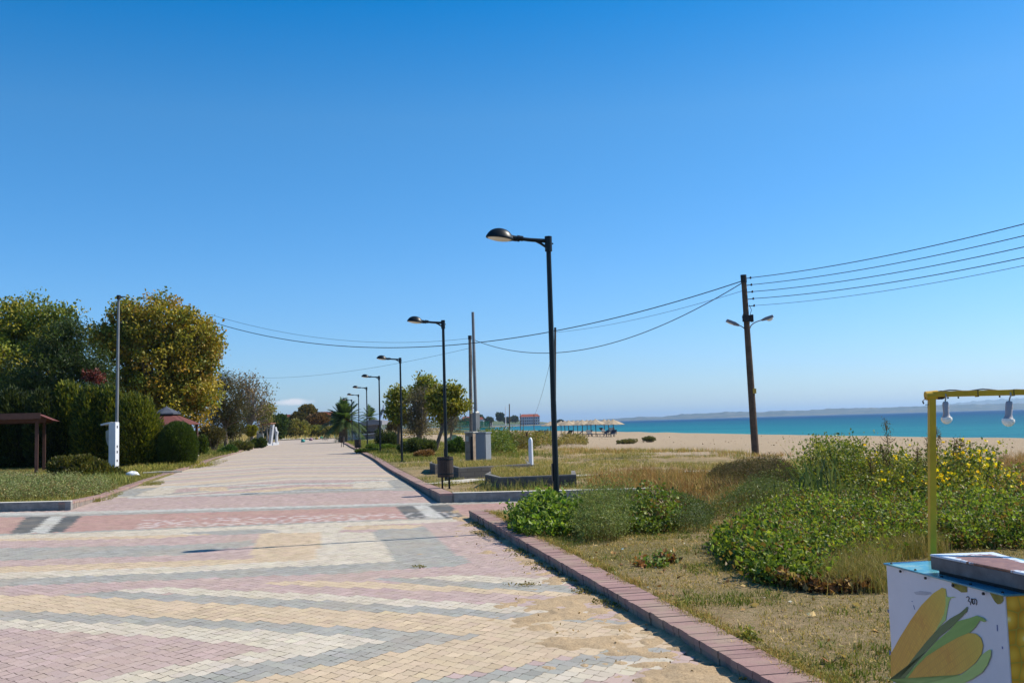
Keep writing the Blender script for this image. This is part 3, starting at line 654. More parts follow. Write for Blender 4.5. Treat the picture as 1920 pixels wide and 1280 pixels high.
G_plane=[(.21,.18,.02),(.27,.205,.024),(.15,.15,.02),(.23,.15,.024),(.11,.135,.02)]
G_pop=[(.14,.17,.02),(.19,.20,.025),(.09,.125,.02),(.24,.22,.03)]
G_aut=[(.10,.07,.025),(.13,.10,.03),(.07,.075,.025)]
G_olive=[(.055,.07,.022),(.08,.095,.03),(.10,.095,.035)]
# --- left side
tree('tree','broad yellow-green tree at the left edge, rising behind the dark pine','tree',64,(20,880),[(-60,660,80,90),(10,610,60,52),(60,600,48,48),(95,640,42,52),(30,690,90,70),(130,590,16,16),(105,600,24,26)],G_pop+[(.07,.10,.015)],.2,700,44,.40,.24,seed=11)
tree('pine_tree','dark green pine between the yellow-green tree and the big plane tree','tree',57,(120,880),[(115,650,46,42),(155,680,48,40),(90,700,80,45),(60,740,90,40),(180,720,30,40),(140,620,22,22)],G_dark,.26,520,40,.34,.2,seed=12,aspect=5,flatc=.5)
tree('red_leaved_sapling','thin sapling with small dark red leaves above the hedge, left of the mast','tree',51,(178,885),[(178,708,13,9),(173,703,8,6)],[(.10,.018,.015),(.07,.02,.015)],.14,26,26,.16,.03,limbs=6,seed=13,trunkcol=M_twig)
tree('plane_tree','big rounded plane tree with yellow and brown autumn leaves behind the mast','tree',70,(310,868),[(300,610,72,55),(350,640,62,60),(250,630,52,58),(210,640,42,36),(300,690,95,75),(360,720,52,62),(390,650,26,42),(250,740,60,50),(330,760,70,48),(190,630,26,24),(228,582,24,20)],G_plane,.23,1000,46,.36,.3,limbs=80,seed=14,shell=.35)
tree('tree','dark brown-green conifer just right of the plane tree','tree',80,(425,856),[(420,740,26,38),(410,780,32,30),(440,770,22,30),(415,715,12,16)],[(.04,.045,.015),(.06,.05,.02)],.2,230,36,.35,.16,seed=15,aspect=4)
tree('bare_tree','grey-brown nearly bare tree at the end of the left tree row','tree',92,(480,850),[(460,720,26,22),(480,745,34,40),(455,770,36,32),(490,780,22,30),(430,710,18,14)],[(.13,.10,.07),(.16,.12,.08),(.10,.10,.045)],.17,260,13,.42,.14,limbs=60,twigs=420,seed=16,trunkcol=M_twig)
tree('tree','small yellow-green tree leaning beside the bare tree at the white gateway','tree',100,(505,845),[(500,768,12,12),(492,780,14,12)],[(.16,.16,.02),(.09,.11,.02)],.22,60,26,.3,.08,limbs=8,seed=17)
# hedge of conifers
for i,(px,top,rx,Yh,cs) in enumerate([(-30,742,42,47,G_thujadk),(30,738,40,47,G_thujadk),(85,745,36,46.5,G_thujadk),(130,722,34,47,G_thuja),(172,732,32,46,G_thuja),(212,735,30,46,G_thuja)]):
    cy=(top+892)/2; lb=['dark hedge conifer at the far left edge behind the brown shelter','dark hedge conifer seen through the brown shelter','dark hedge conifer right behind the shelter posts','tall hedge conifer left of the thin red sapling','hedge conifer below the red-leaved sapling','hedge conifer right behind the white box of the mast'][i]
    shrub('conifer_shrub',lb,'conifer',Yh,[(px,cy,rx,(892-top)/2*1.02),(px-8,cy-35,rx*.7,50),(px+9,cy+20,rx*.95,60)],cs,.20,15000,'conifers of the left hedge',seed=30+i,aspect=2.6,bumps=34)
shrub('conifer_shrub','bright yellow-green conifer at the right end of the hedge, touching the round shrub','conifer',44,[(262,815,40,70),(268,850,36,45),(250,790,30,50),(235,830,30,60)],[(.07,.09,.010),(.11,.13,.012),(.16,.16,.018),(.04,.055,.01)],.17,24000,'conifers of the left hedge',seed=41,aspect=2.8,bumps=40)
shrub('round_shrub','dense dark green egg-shaped shrub in front of the red-roofed gazebo','shrub',44,[(333,838,35,45),(333,852,33,34)],[(.03,.055,.010),(.045,.075,.012),(.06,.09,.015)],.12,26000,seed=42,aspect=4,bumps=90,shell=.8)
shrub('bush','wide low olive-green bush on the grass below the white mast box','bush',35,[(170,882,60,28),(125,884,28,26),(205,888,30,24),(160,872,34,22)],[(.05,.06,.012),(.08,.085,.018),(.11,.10,.022),(.035,.04,.012)],.10,17000,seed=43,aspect=1.7,bumps=40,shell=.45)
for i,(px,py,rx,ry,Y,lb,cs) in enumerate([
 (372,838,16,24,60,'low green bush right behind the round shrub',[(.05,.085,.015),(.07,.10,.02)]),
 (400,812,30,26,72,'grey-brown thicket under the plane tree',[(.09,.075,.035),(.06,.06,.025)]),
 (445,836,26,18,74,'dark green bush in the row beside the path, left of the white gateway',G_olive),
 (425,846,20,11,66,'bright green low bush at the left path edge',[(.05,.10,.02),(.04,.08,.02)]),
 (478,832,18,14,84,'dark round bush touching the white gateway base',G_dark),
 (470,806,12,12,90,'bright yellow bush beside the slatted screen',[(.22,.2,.02),(.14,.16,.02)]),
 (445,800,24,20,88,'brown-green thicket behind the left bushes',[(.07,.06,.025),(.05,.06,.02)])]):
    shrub('bush',lb,'bush',Y,[(px,py,rx,ry)],cs,.14,5200,seed=50+i,aspect=2)
# far background greenery beyond the end of the path
for i,(px,py,rx,ry,Y,lb,cs) in enumerate([
 (512,805,22,20,150,'dark green bush just right of the white gateway in the distance',G_dark),
 (520,790,20,12,165,'dark far tree mass right of the bare tree',G_dark),
 (555,805,26,17,170,'yellow-green clump of reeds at the end of the path',[(.15,.15,.04),(.11,.12,.03),(.2,.17,.06)]),
 (590,808,24,9,175,'low yellow-green scrub right of the reeds',[(.15,.15,.04),(.11,.12,.03)]),
 (622,809,16,8,172,'low scrub left of the big palm',[(.13,.13,.04),(.16,.14,.04)]),
 (577,772,17,13,230,'brown autumn tree standing above the far scrub',G_aut),
 (560,785,18,12,225,'dark wide tree left below the brown autumn tree',[(.05,.05,.02),(.07,.06,.02)]),
 (598,787,22,12,215,'reddish brown bushes before the far red roofs',[(.13,.075,.03),(.10,.06,.025)]),
 (634,784,14,12,240,'dark tree mass behind the big palm',G_dark)]):
    shrub('distant_tree' if ry>11 else 'distant_bush',lb,'tree' if ry>11 else 'bush',Y,[(px,py,rx,ry),(px-rx*.4,py+3,rx*.6,ry*.8),(px+rx*.45,py+3,rx*.55,ry*.75)],cs,.4,5200,seed=70+i,aspect=1.6)
# --- right side trees
tree('tree','narrow yellow-green tree left in the lamp-side tree group','tree',58,(748,846),[(745,750,13,22),(752,775,18,20),(735,770,9,18),(762,745,9,16)],G_pop,.17,85,36,.20,.10,seed=21,limbs=16)
tree('tree','tallest tree of the lamp-side group with thin yellow-green top','tree',60,(790,846),[(797,718,20,19),(785,735,16,20),(812,735,12,16),(800,760,16,18)],G_pop+[(.10,.10,.03)],.16,110,30,.20,.10,seed=22,limbs=30)
tree('tamarisk_tree','feathery grey-brown tamarisk in the middle of the lamp-side group','tree',57,(782,850),[(783,760,18,30),(778,790,20,28),(795,745,14,16),(790,800,16,18)],[(.10,.085,.055),(.085,.08,.045),(.12,.10,.07)],.16,220,22,.28,.13,limbs=30,twigs=160,seed=23,trunkcol=M_twig,aspect=5)
tree('tree','forked yellow-green tree at the right of the lamp-side group','tree',54,(816,850),[(835,745,20,22),(852,762,22,16),(825,770,18,22),(850,735,12,14),(868,762,12,9),(812,748,12,20)],[(.15,.15,.018),(.20,.19,.025),(.09,.11,.018)],.17,130,36,.20,.10,limbs=34,seed=24,shell=.2)
tree('tamarisk_tree','thin grey leafless shrub-tree with drooping twigs right of the forked tree','tree',56,(846,848),[(842,800,18,18),(850,785,14,12)],[(.12,.11,.07),(.09,.09,.05)],.12,70,16,.26,.05,limbs=20,twigs=90,seed=25,trunkcol=M_twig,aspect=5)
for i,(px,py,rx,ry,Y,lb,cs,n) in enumerate([
 (728,818,22,20,74,'dark green bush in front of the slatted beach bar',[(.025,.045,.015),(.04,.06,.02)],6000),
 (738,796,14,14,80,'brown twiggy bush above the dark bush near the flag',[(.09,.075,.045),(.07,.065,.04)],2600),
 (715,838,26,7,62,'low bright green weeds around the third lamp post',[(.07,.12,.02),(.10,.15,.03)],4500),
 (690,847,20,7,56,'low green weeds at the kerb below the fifth lamp',[(.06,.10,.02),(.08,.12,.03)],4500),
 (790,832,26,16,50,'green undergrowth below the tamarisk',[(.05,.075,.025),(.07,.09,.03)],6000),
 (762,838,16,12,52,'small green bush at the foot of the narrow tree',[(.05,.08,.02),(.08,.10,.03)],3500),
 (855,834,18,17,48,'rounded leafy green bush left of the cabinets',[(.045,.09,.02),(.06,.11,.025)],5600),
 (795,850,20,5,44,'rusty brown dead bush lying in the grass',[(.20,.11,.05),(.15,.085,.04)],1800),
 (1175,828,20,6,70,'small grey-green dune shrub on the sand mound',[(.10,.11,.05),(.13,.12,.06)],1600),
 (1217,822,14,5,78,'small olive dune shrub right of the sand mound',[(.08,.09,.04),(.11,.11,.05)],1400)]):
    shrub('bush',lb,'bush',Y,[(px,py,rx,ry),(px-rx*.5,py+ry*.3,rx*.5,ry*.7),(px+rx*.5,py+ry*.3,rx*.5,ry*.7)],cs,.11,n,seed=90+i,aspect=2)

# palms
def palm(label,Y,base,crown,R,nf=70,trunk=.32,seed=1,orange=True):
    r2=np.random.default_rng(seed); bp=at(base[0],base[1],Y); bp.z=gz(bp.x,bp.y)-.05; root=thing('palm_tree',label,'palm tree',bp)
    t=at(crown[0],crown[1],Y)-bp; m=MB(); zz=np.linspace(0,1,18); m.tube([Vector((t.x*z,t.y*z,t.z*z)) for z in zz],[trunk*(1.15-.3*z+.09*(i%2)) for i,z in enumerate(zz)],12); m.build('trunk',M_bark,root,smooth=True)
    V=[];T=[];c=[]
    for k in range(nf):
        az=r2.uniform(0,2*math.pi); el=math.radians(r2.uniform(-25,85)); L=R*r2.uniform(.85,1.1); n=16
        dx,dy=math.cos(az),math.sin(az); pts=[]
        for s in np.linspace(0,1,n):
            rr=L*s; h=math.sin(el)*rr-(.55*L*s*s*math.cos(el)*.9); pts.append(Vector((dx*math.cos(el)*rr,dy*math.cos(el)*rr,h))+t)
        side=Vector((-dy,dx,0)); colr=np.array([(.05,.09,.028),(.07,.11,.03),(.10,.14,.045)][r2.integers(3)])
        for i in range(1,n-1):
            d=(pts[i+1]-pts[i-1]).normalized(); w=R*.26*math.sin(math.pi*(.12+.85*i/n))**.7
            for sg in (-1,1):
                for j in (0,.5):
                    p=pts[i].lerp(pts[i+1],j); q=p+(side*sg*.85+d*.75-Vector((0,0,.25))).normalized()*w; wd=d*.065*R*.5
                    b=len(V); V+=[p-wd*.5,p+wd*.5,q]; T.append((b,b+1,b+2)); c+=[colr*r2.uniform(.8,1.2)]*3
    if orange:
        for k in range(90):
            p=t+Vector((r2.normal(0,.25)*trunk*1.8+.4,-trunk,-.25+r2.normal(0,.22))); b=len(V); V+=[p,p+Vector((.12,0,.05)),p+Vector((.03,0,-.3))]; T.append((b,b+1,b+2)); c+=[np.array((.32,.11,.03))]*3
    np_mesh('crown',np.array([tuple(v) for v in V]),np.array(T),np.array(c),M_gloss,root); return root
palm('large palm with drooping fronds at the far right path edge before the beach bar',104,(643,833),(645,788),2.6,95,.42,5)
palm('smaller palm crown showing above the grey roof of the beach bar',128,(694,826),(694,782),1.75,40,.25,6,False)
# =============================================================== UTILITY POLES AND WIRES
M_pole=weathered('pole_wood',(.105,.075,.055),.9,0,.1,.3,4,None,.5,.4,25)
M_galv=weathered('galvanised',(.20,.205,.21),.55,.3,.4,.15,3)
M_blk=weathered('black_rubber',(.02,.02,.022),.6,0,.3,.1,5)
M_wire=NT('wire'); setc(M_wire.b,(.02,.022,.025),.6); M_wire=M_wire.m
UB=ground(1417,852); UT=at(1394,518,UB.y)
def on_pole(B,T,f): return B.lerp(T,f)
pr=thing('utility_pole','leaning brown wooden utility pole on the beach edge with two arm lights','utility pole',UB)
m=MB(); m.tube([Vector((0,0,-.4)),(UT-UB)*.5,UT-UB],[.155,.135,.105],12); m.build('pole',M_pole,pr,smooth=True)
m=MB(); m.tube([(UT-UB)*.965,(UT-UB)*1.008],[.125,.125],12); m.build('cap',M_blk,pr,smooth=True)
wireY=[522,535,548,561,574]
for i,py in enumerate(wireY):
    p=at(1397+i*1.7,py,UB.y)-UB; b=MB(); b.tube([p,p+Vector((.22,-.02,.01))],.018,6); b.lathe([(.001,-.05),(.035,-.045),(.03,-.02),(.045,0),(.03,.02),(.035,.045),(.001,.05)],10,p+Vector((.22,-.02,.02))); b.build('insulator',M_blk,pr,smooth=True)
p=at(1398,600,UB.y)-UB
b=MB(); b.box(p+Vector((.02,-.16,.05)),(.36,.1,.26)); b.box(p+Vector((.22,-.18,.05)),(.1,.14,.3)); b.build('junction_box',M_blk,pr,bevel=.01)
p=at(1412,733,UB.y)-UB; b=MB(); b.box(p+Vector((.03,-.1,0)),(.14,.08,.2)); b.build('yellow_plate',weathered('yellow_plate',(.5,.33,.05),.6),pr,bevel=.005)
M_lhead=weathered('lamp_head_grey',(.20,.19,.20),.5,.2,.4,.15,4)
M_milk=NT('milky_glass'); setc(M_milk.b,(.75,.75,.72),.3); M_milk=M_milk.m
for s,(a,b_,c_) in ((-1,((1399,618),(1386,610),(1362,600))),(1,((1406,610),(1428,600),(1449,592)))):
    p0=at(*a,UB.y)-UB; p1=at(*b_,UB.y)-UB; p2=at(*c_,UB.y)-UB
    b=MB(); b.tube(bez(p0+Vector((0,0,-.12)),p0+Vector((s*.03,0,.1)),p1,6),.022,6); b.tube([p0+Vector((-s*.05,0,-.1)),p0+Vector((0,0,-.1))],.03,6); b.build('arm',M_lhead,pr,smooth=True)
    d=(p2-p1).normalized(); R=d.to_track_quat('X','Z').to_matrix(); h=MB(); L=(p2-p1).length
    V=[(0,-.05,-.04),(0,.05,-.04),(0,.05,.03),(0,-.05,.03),(L*.35,-.11,-.07),(L*.35,.11,-.07),(L*.35,.09,.06),(L*.35,-.09,.06),(L,-.11,-.06),(L,.11,-.06),(L*.97,.08,.05),(L*.97,-.08,.05)]
    h.quadmesh([R@Vector(q)+p1 for q in V],[(0,1,2,3),(0,1,5,4),(1,2,6,5),(2,3,7,6),(3,0,4,7),(4,5,9,8),(5,6,10,9),(6,7,11,10),(7,4,8,11),(8,9,10,11)]); hd=h.build('light_head',M_lhead,pr,bevel=.01)
    g_=MB(); g_.lathe([(.001,-.10 if s>0 else -.02),(.06,-.08 if s>0 else -.015),(.10,-.02),(.10,.01)],12,p1+R@Vector((L*.68,0,-.06)),1.5,.9,R); g_.build('lens',M_milk,hd,smooth=True)
for k in range(2):
    b=MB(); q=on_pole(Vector((0,0,0)),UT-UB,.80-.04*k)
    b.tube([q+Vector((.12*(1-2*k),-.12,.25)),q+Vector((.2*(1-2*k),-.13,.05)),q+Vector((.12*(1-2*k),-.12,-.2)),q+Vector((.1*(1-2*k),-.1,-.5))],.012,5); b.build('loose_cable',M_blk,pr,smooth=True)
def wire(label,a,b,sag,r=.016,n=40,grp='overhead wires'):
    a,b=Vector(a),Vector(b); P=[a.lerp(b,t)-Vector((0,0,4*sag*t*(1-t))) for t in np.linspace(0,1,n)]
    o=MB().tube(P,r,5).build('wire',M_wire,smooth=True); tag(o,label,'wire',grp); return o
for i,py in enumerate(wireY):
    a=at(1397+i*1.7,py,UB.y)+Vector((.22,-.02,.02)); pe=[420,442,463,483,498][i]; q=at(1920,pe,27); 
    # carry the span past the frame to the next pole nearer the camera
    t=(a.y-27)/(a.y-12); b=Vector((a.x+(q.x-a.x)/t,12,0)); chord=lambda z1:a.z*(1-t)+z1*t; sag=.75; b.z=(q.z+4*sag*t*(1-t)-a.z*(1-t))/t
    wire(['topmost','second','third','fourth','lowest'][i]+' of the five wires running right from the utility pole',a,b,sag,[.014,.013,.013,.013,.008][i],grp='five wires right of the pole')
tp=at(1391,527,UB.y); 
wire('thick cable sagging from the utility pole across to the big plane tree',tp,at(396,603,62),2.15,.02,60)
WB=at(884,836,64); WB.z=gz(WB.x,WB.y); WT=at(881,631,64)
wire('cable sagging lowest behind the nearest lamp, ending at the far dark pole',at(1392,530,UB.y),at(886,636,64),1.75,.019,50)
FT=at(1041,616,62); FB=at(1040,822,62); FB.z=gz(FB.x,FB.y)
wire('thin wire from the utility pole to the pole hidden behind the nearest lamp',at(1393,545,UB.y),at(1041,623,62),.25,.009)
wire('thin wire running left from the far dark pole to the plane tree',at(881,634,64),at(396,590,66),.9,.010,50)
wire('faintest low wire stretching left from the far dark pole toward the path end',at(883,652,64),at(470,708,110),.6,.010,30)
wire('thin stay wire slanting down to the beach from the pole behind the nearest lamp',at(1040,640,62),at(1002,778,112),.5,.012,20)
def simple_pole(name,label,cat,B,T,r0,r1,mat,cap=True,extra=None):
    r=thing(name,label,cat,B); b=MB(); b.tube([Vector((0,0,-.3)),T-B],[r0,r1],10); b.build('pole',mat,r,smooth=True)
    if extra: extra(r,T-B)
    return r
def wpx(r,t):
    b=MB(); b.tube([t*.93+Vector((.08,0,0)),t*.75+Vector((.12,0,0)),t*.6+Vector((.08,0,0))],.03,5); b.build('cable_run',M_blk,r,smooth=True)
    b=MB(); b.tube([t*.975,t*1.01],.13,8); b.build('cap',M_blk,r,smooth=True)
simple_pole('utility_pole','thin dark utility pole rising behind the brown cabinet','utility pole',WB,WT,.13,.10,weathered('old_pole',(.2,.17,.15),.9,0,.1,.3,4),extra=wpx)
def cas(r,t):
    b=MB(); b.tube([Vector((0,0,-.1)),Vector((0,0,2.0)),Vector((-.03,0,2.05))],[.2,.2,.13],4); b.build('base_casing',M_galv,r)
GB=at(894,842,52); GB.z=gz(GB.x,GB.y)
simple_pole('mast','tall bare grey metal mast rising behind the grey cabinet','mast',GB,at(886.5,585,52),.10,.075,M_galv,extra=cas)
simple_pole('utility_pole','pole almost hidden behind the nearest black street lamp','utility pole',FB,FT,.065,.065,M_pole,extra=lambda r,t:MB().tube([t*.98,t*1.01],.075,8).build('cap',M_blk,r))
# left mast with white box
MBp=at(218.5,884,42.3); MBp.z=gz(MBp.x,MBp.y)
mr=thing('mast','slim grey metal mast rising from a white box in the left hedge','mast',MBp)
t=at(222.5,556,42.3)-MBp; q0=at(219,800,42.3)-MBp
b=MB(); b.tube([q0*.6,q0,q0.lerp(t,.5),t],[.075,.07,.06,.05],12); 
b.build('pole',M_galv,mr,smooth=True)
b=MB(); b.tube([t+Vector((0,0,-.12)),t+Vector((0,0,.06))],.085,10); b.tube([t,t+Vector((.3,0,-.02))],.025,6); b.build('top_bracket',M_blk,mr,smooth=True)
bx=thing('white_box','tall white box with a small canopy arm at the mast foot, behind the olive bush','box',MBp+Vector((-.12,-.02,0)))
b=MB(); R=Matrix.Rotation(math.radians(-25),3,'Z'); H=1.98; b.box((0,0,H/2),(.36,.22,H),R); b.build('panel',M_white,bx,bevel=.01)
b=MB(); b.box(R@Vector((.195,0,H/2)),(.02,.2,H-.02),R); b.build('side_frame',M_white,bx)
for z in (1.78,.95,.72,.35): b=MB(); b.box(R@Vector((.208,.0,z)),(.01,.05,.1),R); b.build('slot',M_blk,bx)
b=MB(); b.box(R@Vector((-.38,0,H-.06)),(.46,.3,.07),R@Matrix.Rotation(math.radians(-8),3,'Y')); b.build('canopy',M_white,bx)
b=MB(); b.prism([R@Vector(q) for q in ((-.18,-.06,H-.3),(-.40,-.06,H-.36),(-.39,-.06,H-.7),(-.30,-.06,H-.95),(-.18,-.06,H-1.05))],R@Vector((0,.12,0))); b.build('phone_shell',weathered('grey_shell',(.30,.31,.30),.6),bx)

# =============================================================== CABINETS, POST, PLANTERS
M_cabg=weathered('cabinet_grey',(.19,.21,.235),.55,.1,.4,.1,2); M_cabl=weathered('cabinet_light',(.40,.38,.33),.6,.05,.3,.2,3)
M_cabb=weathered('cabinet_brown',(.26,.20,.15),.7,0,.2,.3,4,(.12,.07,.04),.4)
def cabinet(label,px0,px1,pyb,pyt,dep,mat,brown):
    p0=ground(px0,pyb); k=p0.y/CF; w=(px1-px0)*k; h=(pyb-pyt)*k; r=thing('electric_cabinet',label,'cabinet',p0); rz=math.radians(-20); r.rotation_euler=(0,0,rz)
    b=MB(); b.box((w/2,dep/2,h/2-.1),(w,dep,h+.2)); b.build('body',mat,r,bevel=.01)
    b=MB(); b.box((w/2,dep/2,h+.02),(w+.06,dep+.06,.05)); b.build('roof',mat if not brown else M_cabl,r,bevel=.01)
    b=MB(); b.box((w/2 if not brown else w*.35,-.012,h/2),(w-.06 if not brown else w*.6,.024,h-.1)); d=b.build('door',mat,r,bevel=.006)
    if brown:
        b=MB(); b.box((w*.82,-.008,h*.45),(w*.26,.02,h*.85),Matrix.Rotation(.03,3,'Y')); b.build('gap_shade',M_blk,r)  # black slab standing in for the shade inside the gap
        b=MB(); b.box((w*.3,-.03,h*.8),(w*.35,.02,h*.18)); b.build('plate',M_cabl,r)
    b=MB(); b.tube([(-.012,dep*.55,h*.5),(-.03,dep*.55,h*.5),(-.03,dep*.55,h*.38),(-.012,dep*.55,h*.38)],.014,6); b.build('handle',M_blk,d if False else r)
    b=MB(); b.box((-.012,dep*.5,h/2),(.02,dep-.08,h-.12)); b.build('side_door',M_cabl,r,bevel=.004)
    return r
cabinet('brown weathered electric cabinet with an open dark gap, left of the grey one',873,889,866,812,.45,M_cabb,True)
cabinet('light grey metal electric cabinet standing at the foot of the bare grey mast',893,913,867,813,.55,M_cabg,False)
pp=ground(996,874); r=thing('marker_post','short white concrete marker post on the grass behind the brick planters','post',pp)
b=MB(); b.tube([(0,0,-.2),(0,0,.86),(0,0,.93),(0,0,.98)],[.085,.08,.06,.02],8); b.build('post',M_white,r); b=MB(); b.tube([(0,0,-.05),(0,0,.06)],.13,8); b.build('footing',M_conc2,r)
M_pl=NT('planter_block'); setc(M_pl.b,None,.9,0,.1)
_br=M_pl.n('ShaderNodeTexBrick'); _br.inputs['Scale'].default_value=1; _br.inputs['Brick Width'].default_value=.38; _br.inputs['Row Height'].default_value=.12; _br.inputs['Mortar Size'].default_value=.012
_br.inputs['Color1'].default_value=(.14,.125,.115,1); _br.inputs['Color2'].default_value=(.10,.09,.085,1); _br.inputs['Mortar'].default_value=(.08,.07,.07,1)
_mp=M_pl.n('ShaderNodeMapping'); _mp.inputs['Rotation'].default_value=(math.radians(90),0,0); M_pl.l(M_pl.obj(),_mp.inputs[0]); M_pl.l(_mp.outputs[0],_br.inputs['Vector'])
_c=M_pl.mix(M_pl.map(M_pl.noise(4,6,.7),.4,.75,0,.6),_br.outputs[0],(.10,.09,.07)); M_pl.l(_c,M_pl.b.inputs['Base Color']); M_pl.bump(_br.outputs['Fac'],.4,.01); M_pl=M_pl.m
M_plsoil=weathered('planter_soil',(.26,.20,.11),.95,0,.05,.4,5,(.12,.13,.04),.5,.8,20)
planters=[]
def planter(label,pts,h):
    P=[ground(*p) for p in pts]; z=min(p.z for p in P)-.05; c=sum(P,Vector())/len(P); c.z=z; r=thing('planter_box',label,'planter',c,group='low block planters on the verge')
    O=[Vector((p.x-c.x,p.y-c.y,0)) for p in P]; I=[q-(q.normalized()*.14) for q in O]; n=len(O); V=[];F=[]
    for i in range(n): V+= [O[i]-Vector((0,0,.1)),O[i]+Vector((0,0,h)),I[i]+Vector((0,0,h)),I[i]]
    for i in range(n): j=(i+1)%n; F+=[(4*i,4*j,4*j+1,4*i+1),(4*i+1,4*j+1,4*j+2,4*i+2),(4*i+2,4*j+2,4*j+3,4*i+3)]
    MB().quadmesh(V,F).build('wall',M_pl,r)
    V=[];F=[]
    for i in range(n): V+=[O[i]+Vector((0,0,h+.002)),O[i]+Vector((0,0,h+.035)),I[i]+Vector((0,0,h+.035)),I[i]+Vector((0,0,h+.002))]
    for i in range(n): j=(i+1)%n; F+=[(4*i+a,4*j+a,4*j+(a+1)%4,4*i+(a+1)%4) for a in range(4)]
    MB().quadmesh(V,F).build('coping',M_conc2,r)
    V=[i_*1.02+Vector((0,0,h+.02)) for i_ in I]; MB().quadmesh(V,[tuple(range(n))]).build('soil',M_plsoil,r); planters.append(([c+q for q in I],c.z+h+.02))
planter('nearest low grey block planter with grass, right of the litter bin',[(910,913),(937,919),(1081,913),(1079,906),(925,905)],.34)
planter('middle block planter below the cabinets',[(842,892),(860,898),(996,889),(985,878),(850,884)],.33)
planter('farthest block planter, mostly hidden behind the litter bin',[(806,886),(816,889),(868,885),(864,877),(812,879)],.33)
# leaning rusty post
p=ground(981,842); r=thing('broken_post','short rusty brown post leaning out of the weeds','post',p); b=MB(); q=at(989,808,p.y)-p; b.box(q*.5,(.16,.1,q.length),q.to_track_quat('Z','Y').to_matrix()); b.box(q*.08+Vector((.05,0,0)),(.5,.3,.12)); b.build('beam',weathered('rust',(.16,.08,.04),.9),r)
# white stone and log on left lawn
def rock(name,label,cat,px,py,s,mat,seed):
    r2=np.random.default_rng(seed); p=ground(px,py); V=[];n=14;m_=9
    for i in range(m_):
        a=math.pi*i/(m_-1)
        for k in range(n):
            t=2*math.pi*k/n; f=1+.13*math.sin(3*t+seed+i)+r2.normal(0,.05); V.append((math.sin(a)*math.cos(t)*s[0]*f,math.sin(a)*math.sin(t)*s[1]*f,math.cos(a)*s[2]*f+s[2]*.5))
    F=[(i*n+k,i*n+(k+1)%n,(i+1)*n+(k+1)%n,(i+1)*n+k) for i in range(m_-1) for k in range(n)]
    o=MB().quadmesh(V,F).build(name,mat,smooth=True); o.location=p; tag(o,label,cat); return o
rock('rock','white rounded stone on the grass right of the olive bush','rock',249,893,(.24,.18,.12),M_white,1)
p=ground(268,889); o=MB().tube([(0,0,.05),(.5,.3,.06),(1.3,.4,.05)],[.03,.035,.03],8).build('log',weathered('pale_wood',(.42,.38,.31),.9),smooth=True); o.location=p; tag(o,'pale log lying on the grass beside the white stone','log')
# painted stones at the path end
for i,(px,py,c,lb) in enumerate([(568,828,(.02,.35,.33),'nearest painted teal stone at the end of the path'),(583,825,(.38,.2,.30),'painted pink stone between the teal and the yellow one'),(594,823,(.45,.32,.05),'painted yellow stone at the end of the path'),(603,821.5,(.10,.38,.18),'small painted green stone beside the yellow one'),(627,820,(.02,.33,.34),'farthest painted teal stone near the big palm')]):
    rock('painted_stone',lb,'painted stone',px,py,(.24,.22,.2),weathered('paint_%d'%i,tuple(x*.6 for x in c),.6),10+i)

# =============================================================== LEFT STRUCTURES
M_brown=weathered('brown_wood',(.085,.04,.03),.7,0,.3,.25,5); M_redroof=weathered('red_shingle',(.13,.045,.038),.8,0,.2,.2,6)
# timber shelter
Yp=39.5; 
sh=thing('timber_shelter','brown timber shelter with a shallow reddish roof, cut off by the left frame edge','shelter',Vector((at(68,892,Yp).x,Yp,gz(at(68,892,Yp).x,Yp))))
o0=sh.location; pf=at(68,893,Yp); pb_=at(83,886,43.0); zt=at(68,786,Yp).z-o0.z
def rel(px,py,Y): return at(px,py,Y)-o0
_e2=(at(83,886,43.0)-at(68,892,Yp)); _e2.z=0; _e2.normalize(); sh.rotation_euler=(0,0,math.atan2(-_e2.x,_e2.y))
for (qx,qy) in ((0,0),(0,3.5),(-3.2,0),(-3.2,3.5),(-6.4,0),(-6.4,3.5)):
    b=MB(); b.box((qx,qy,zt/2-.1),(.13,.13,zt+.2)); b.build('post',M_brown,sh,bevel=.01)
xr=rel(68,800,Yp).x; y1=3.5
b=MB(); b.box((xr-3.1,0,zt-.02),(6.9,.1,.2)); b.build('beam',M_brown,sh); b=MB(); b.box((xr-3.1,y1,zt-.02),(6.9,.1,.2)); b.build('beam',M_brown,sh)
for i in range(9):
    b=MB(); x=xr-.02-i*.75; b.box((x,y1/2,zt+.13),(.07,4.3,.12)); b.build('rafter',M_brown,sh)
b=MB(); zR=zt+.2; V=[(xr-6.8,-.6,zR),(xr+.05,-.6,zR),(xr+.05,y1+.5,zR),(xr-6.8,y1+.5,zR),(xr-6.8,y1/2,zR+.5),(xr-.5,y1/2,zR+.16)]
V=[(xr-7,-.55,zR-.03),(xr+.15,-.55,zR-.03),(xr+.62,-.3,zR-.25),(xr+.62,y1+.3,zR-.25),(xr+.15,y1+.5,zR-.03),(xr-7,y1+.5,zR-.03),(xr+.02,.3,zR+.04),(xr+.02,y1-.3,zR+.04),(xr-7,.3,zR+.03),(xr-7,y1-.3,zR+.03)]
b.quadmesh(V,[(0,1,6,8),(1,2,6),(2,3,7,6),(3,4,7),(4,5,9,7),(8,6,7,9),(0,5,4,3,2,1),(0,8,9,5)]); b.build('roof',M_redroof,sh)
b=MB(); b.box((xr-3.4,-.58,zR-.07),(7.2,.06,.24)); b.build('fascia',M_brown,sh)
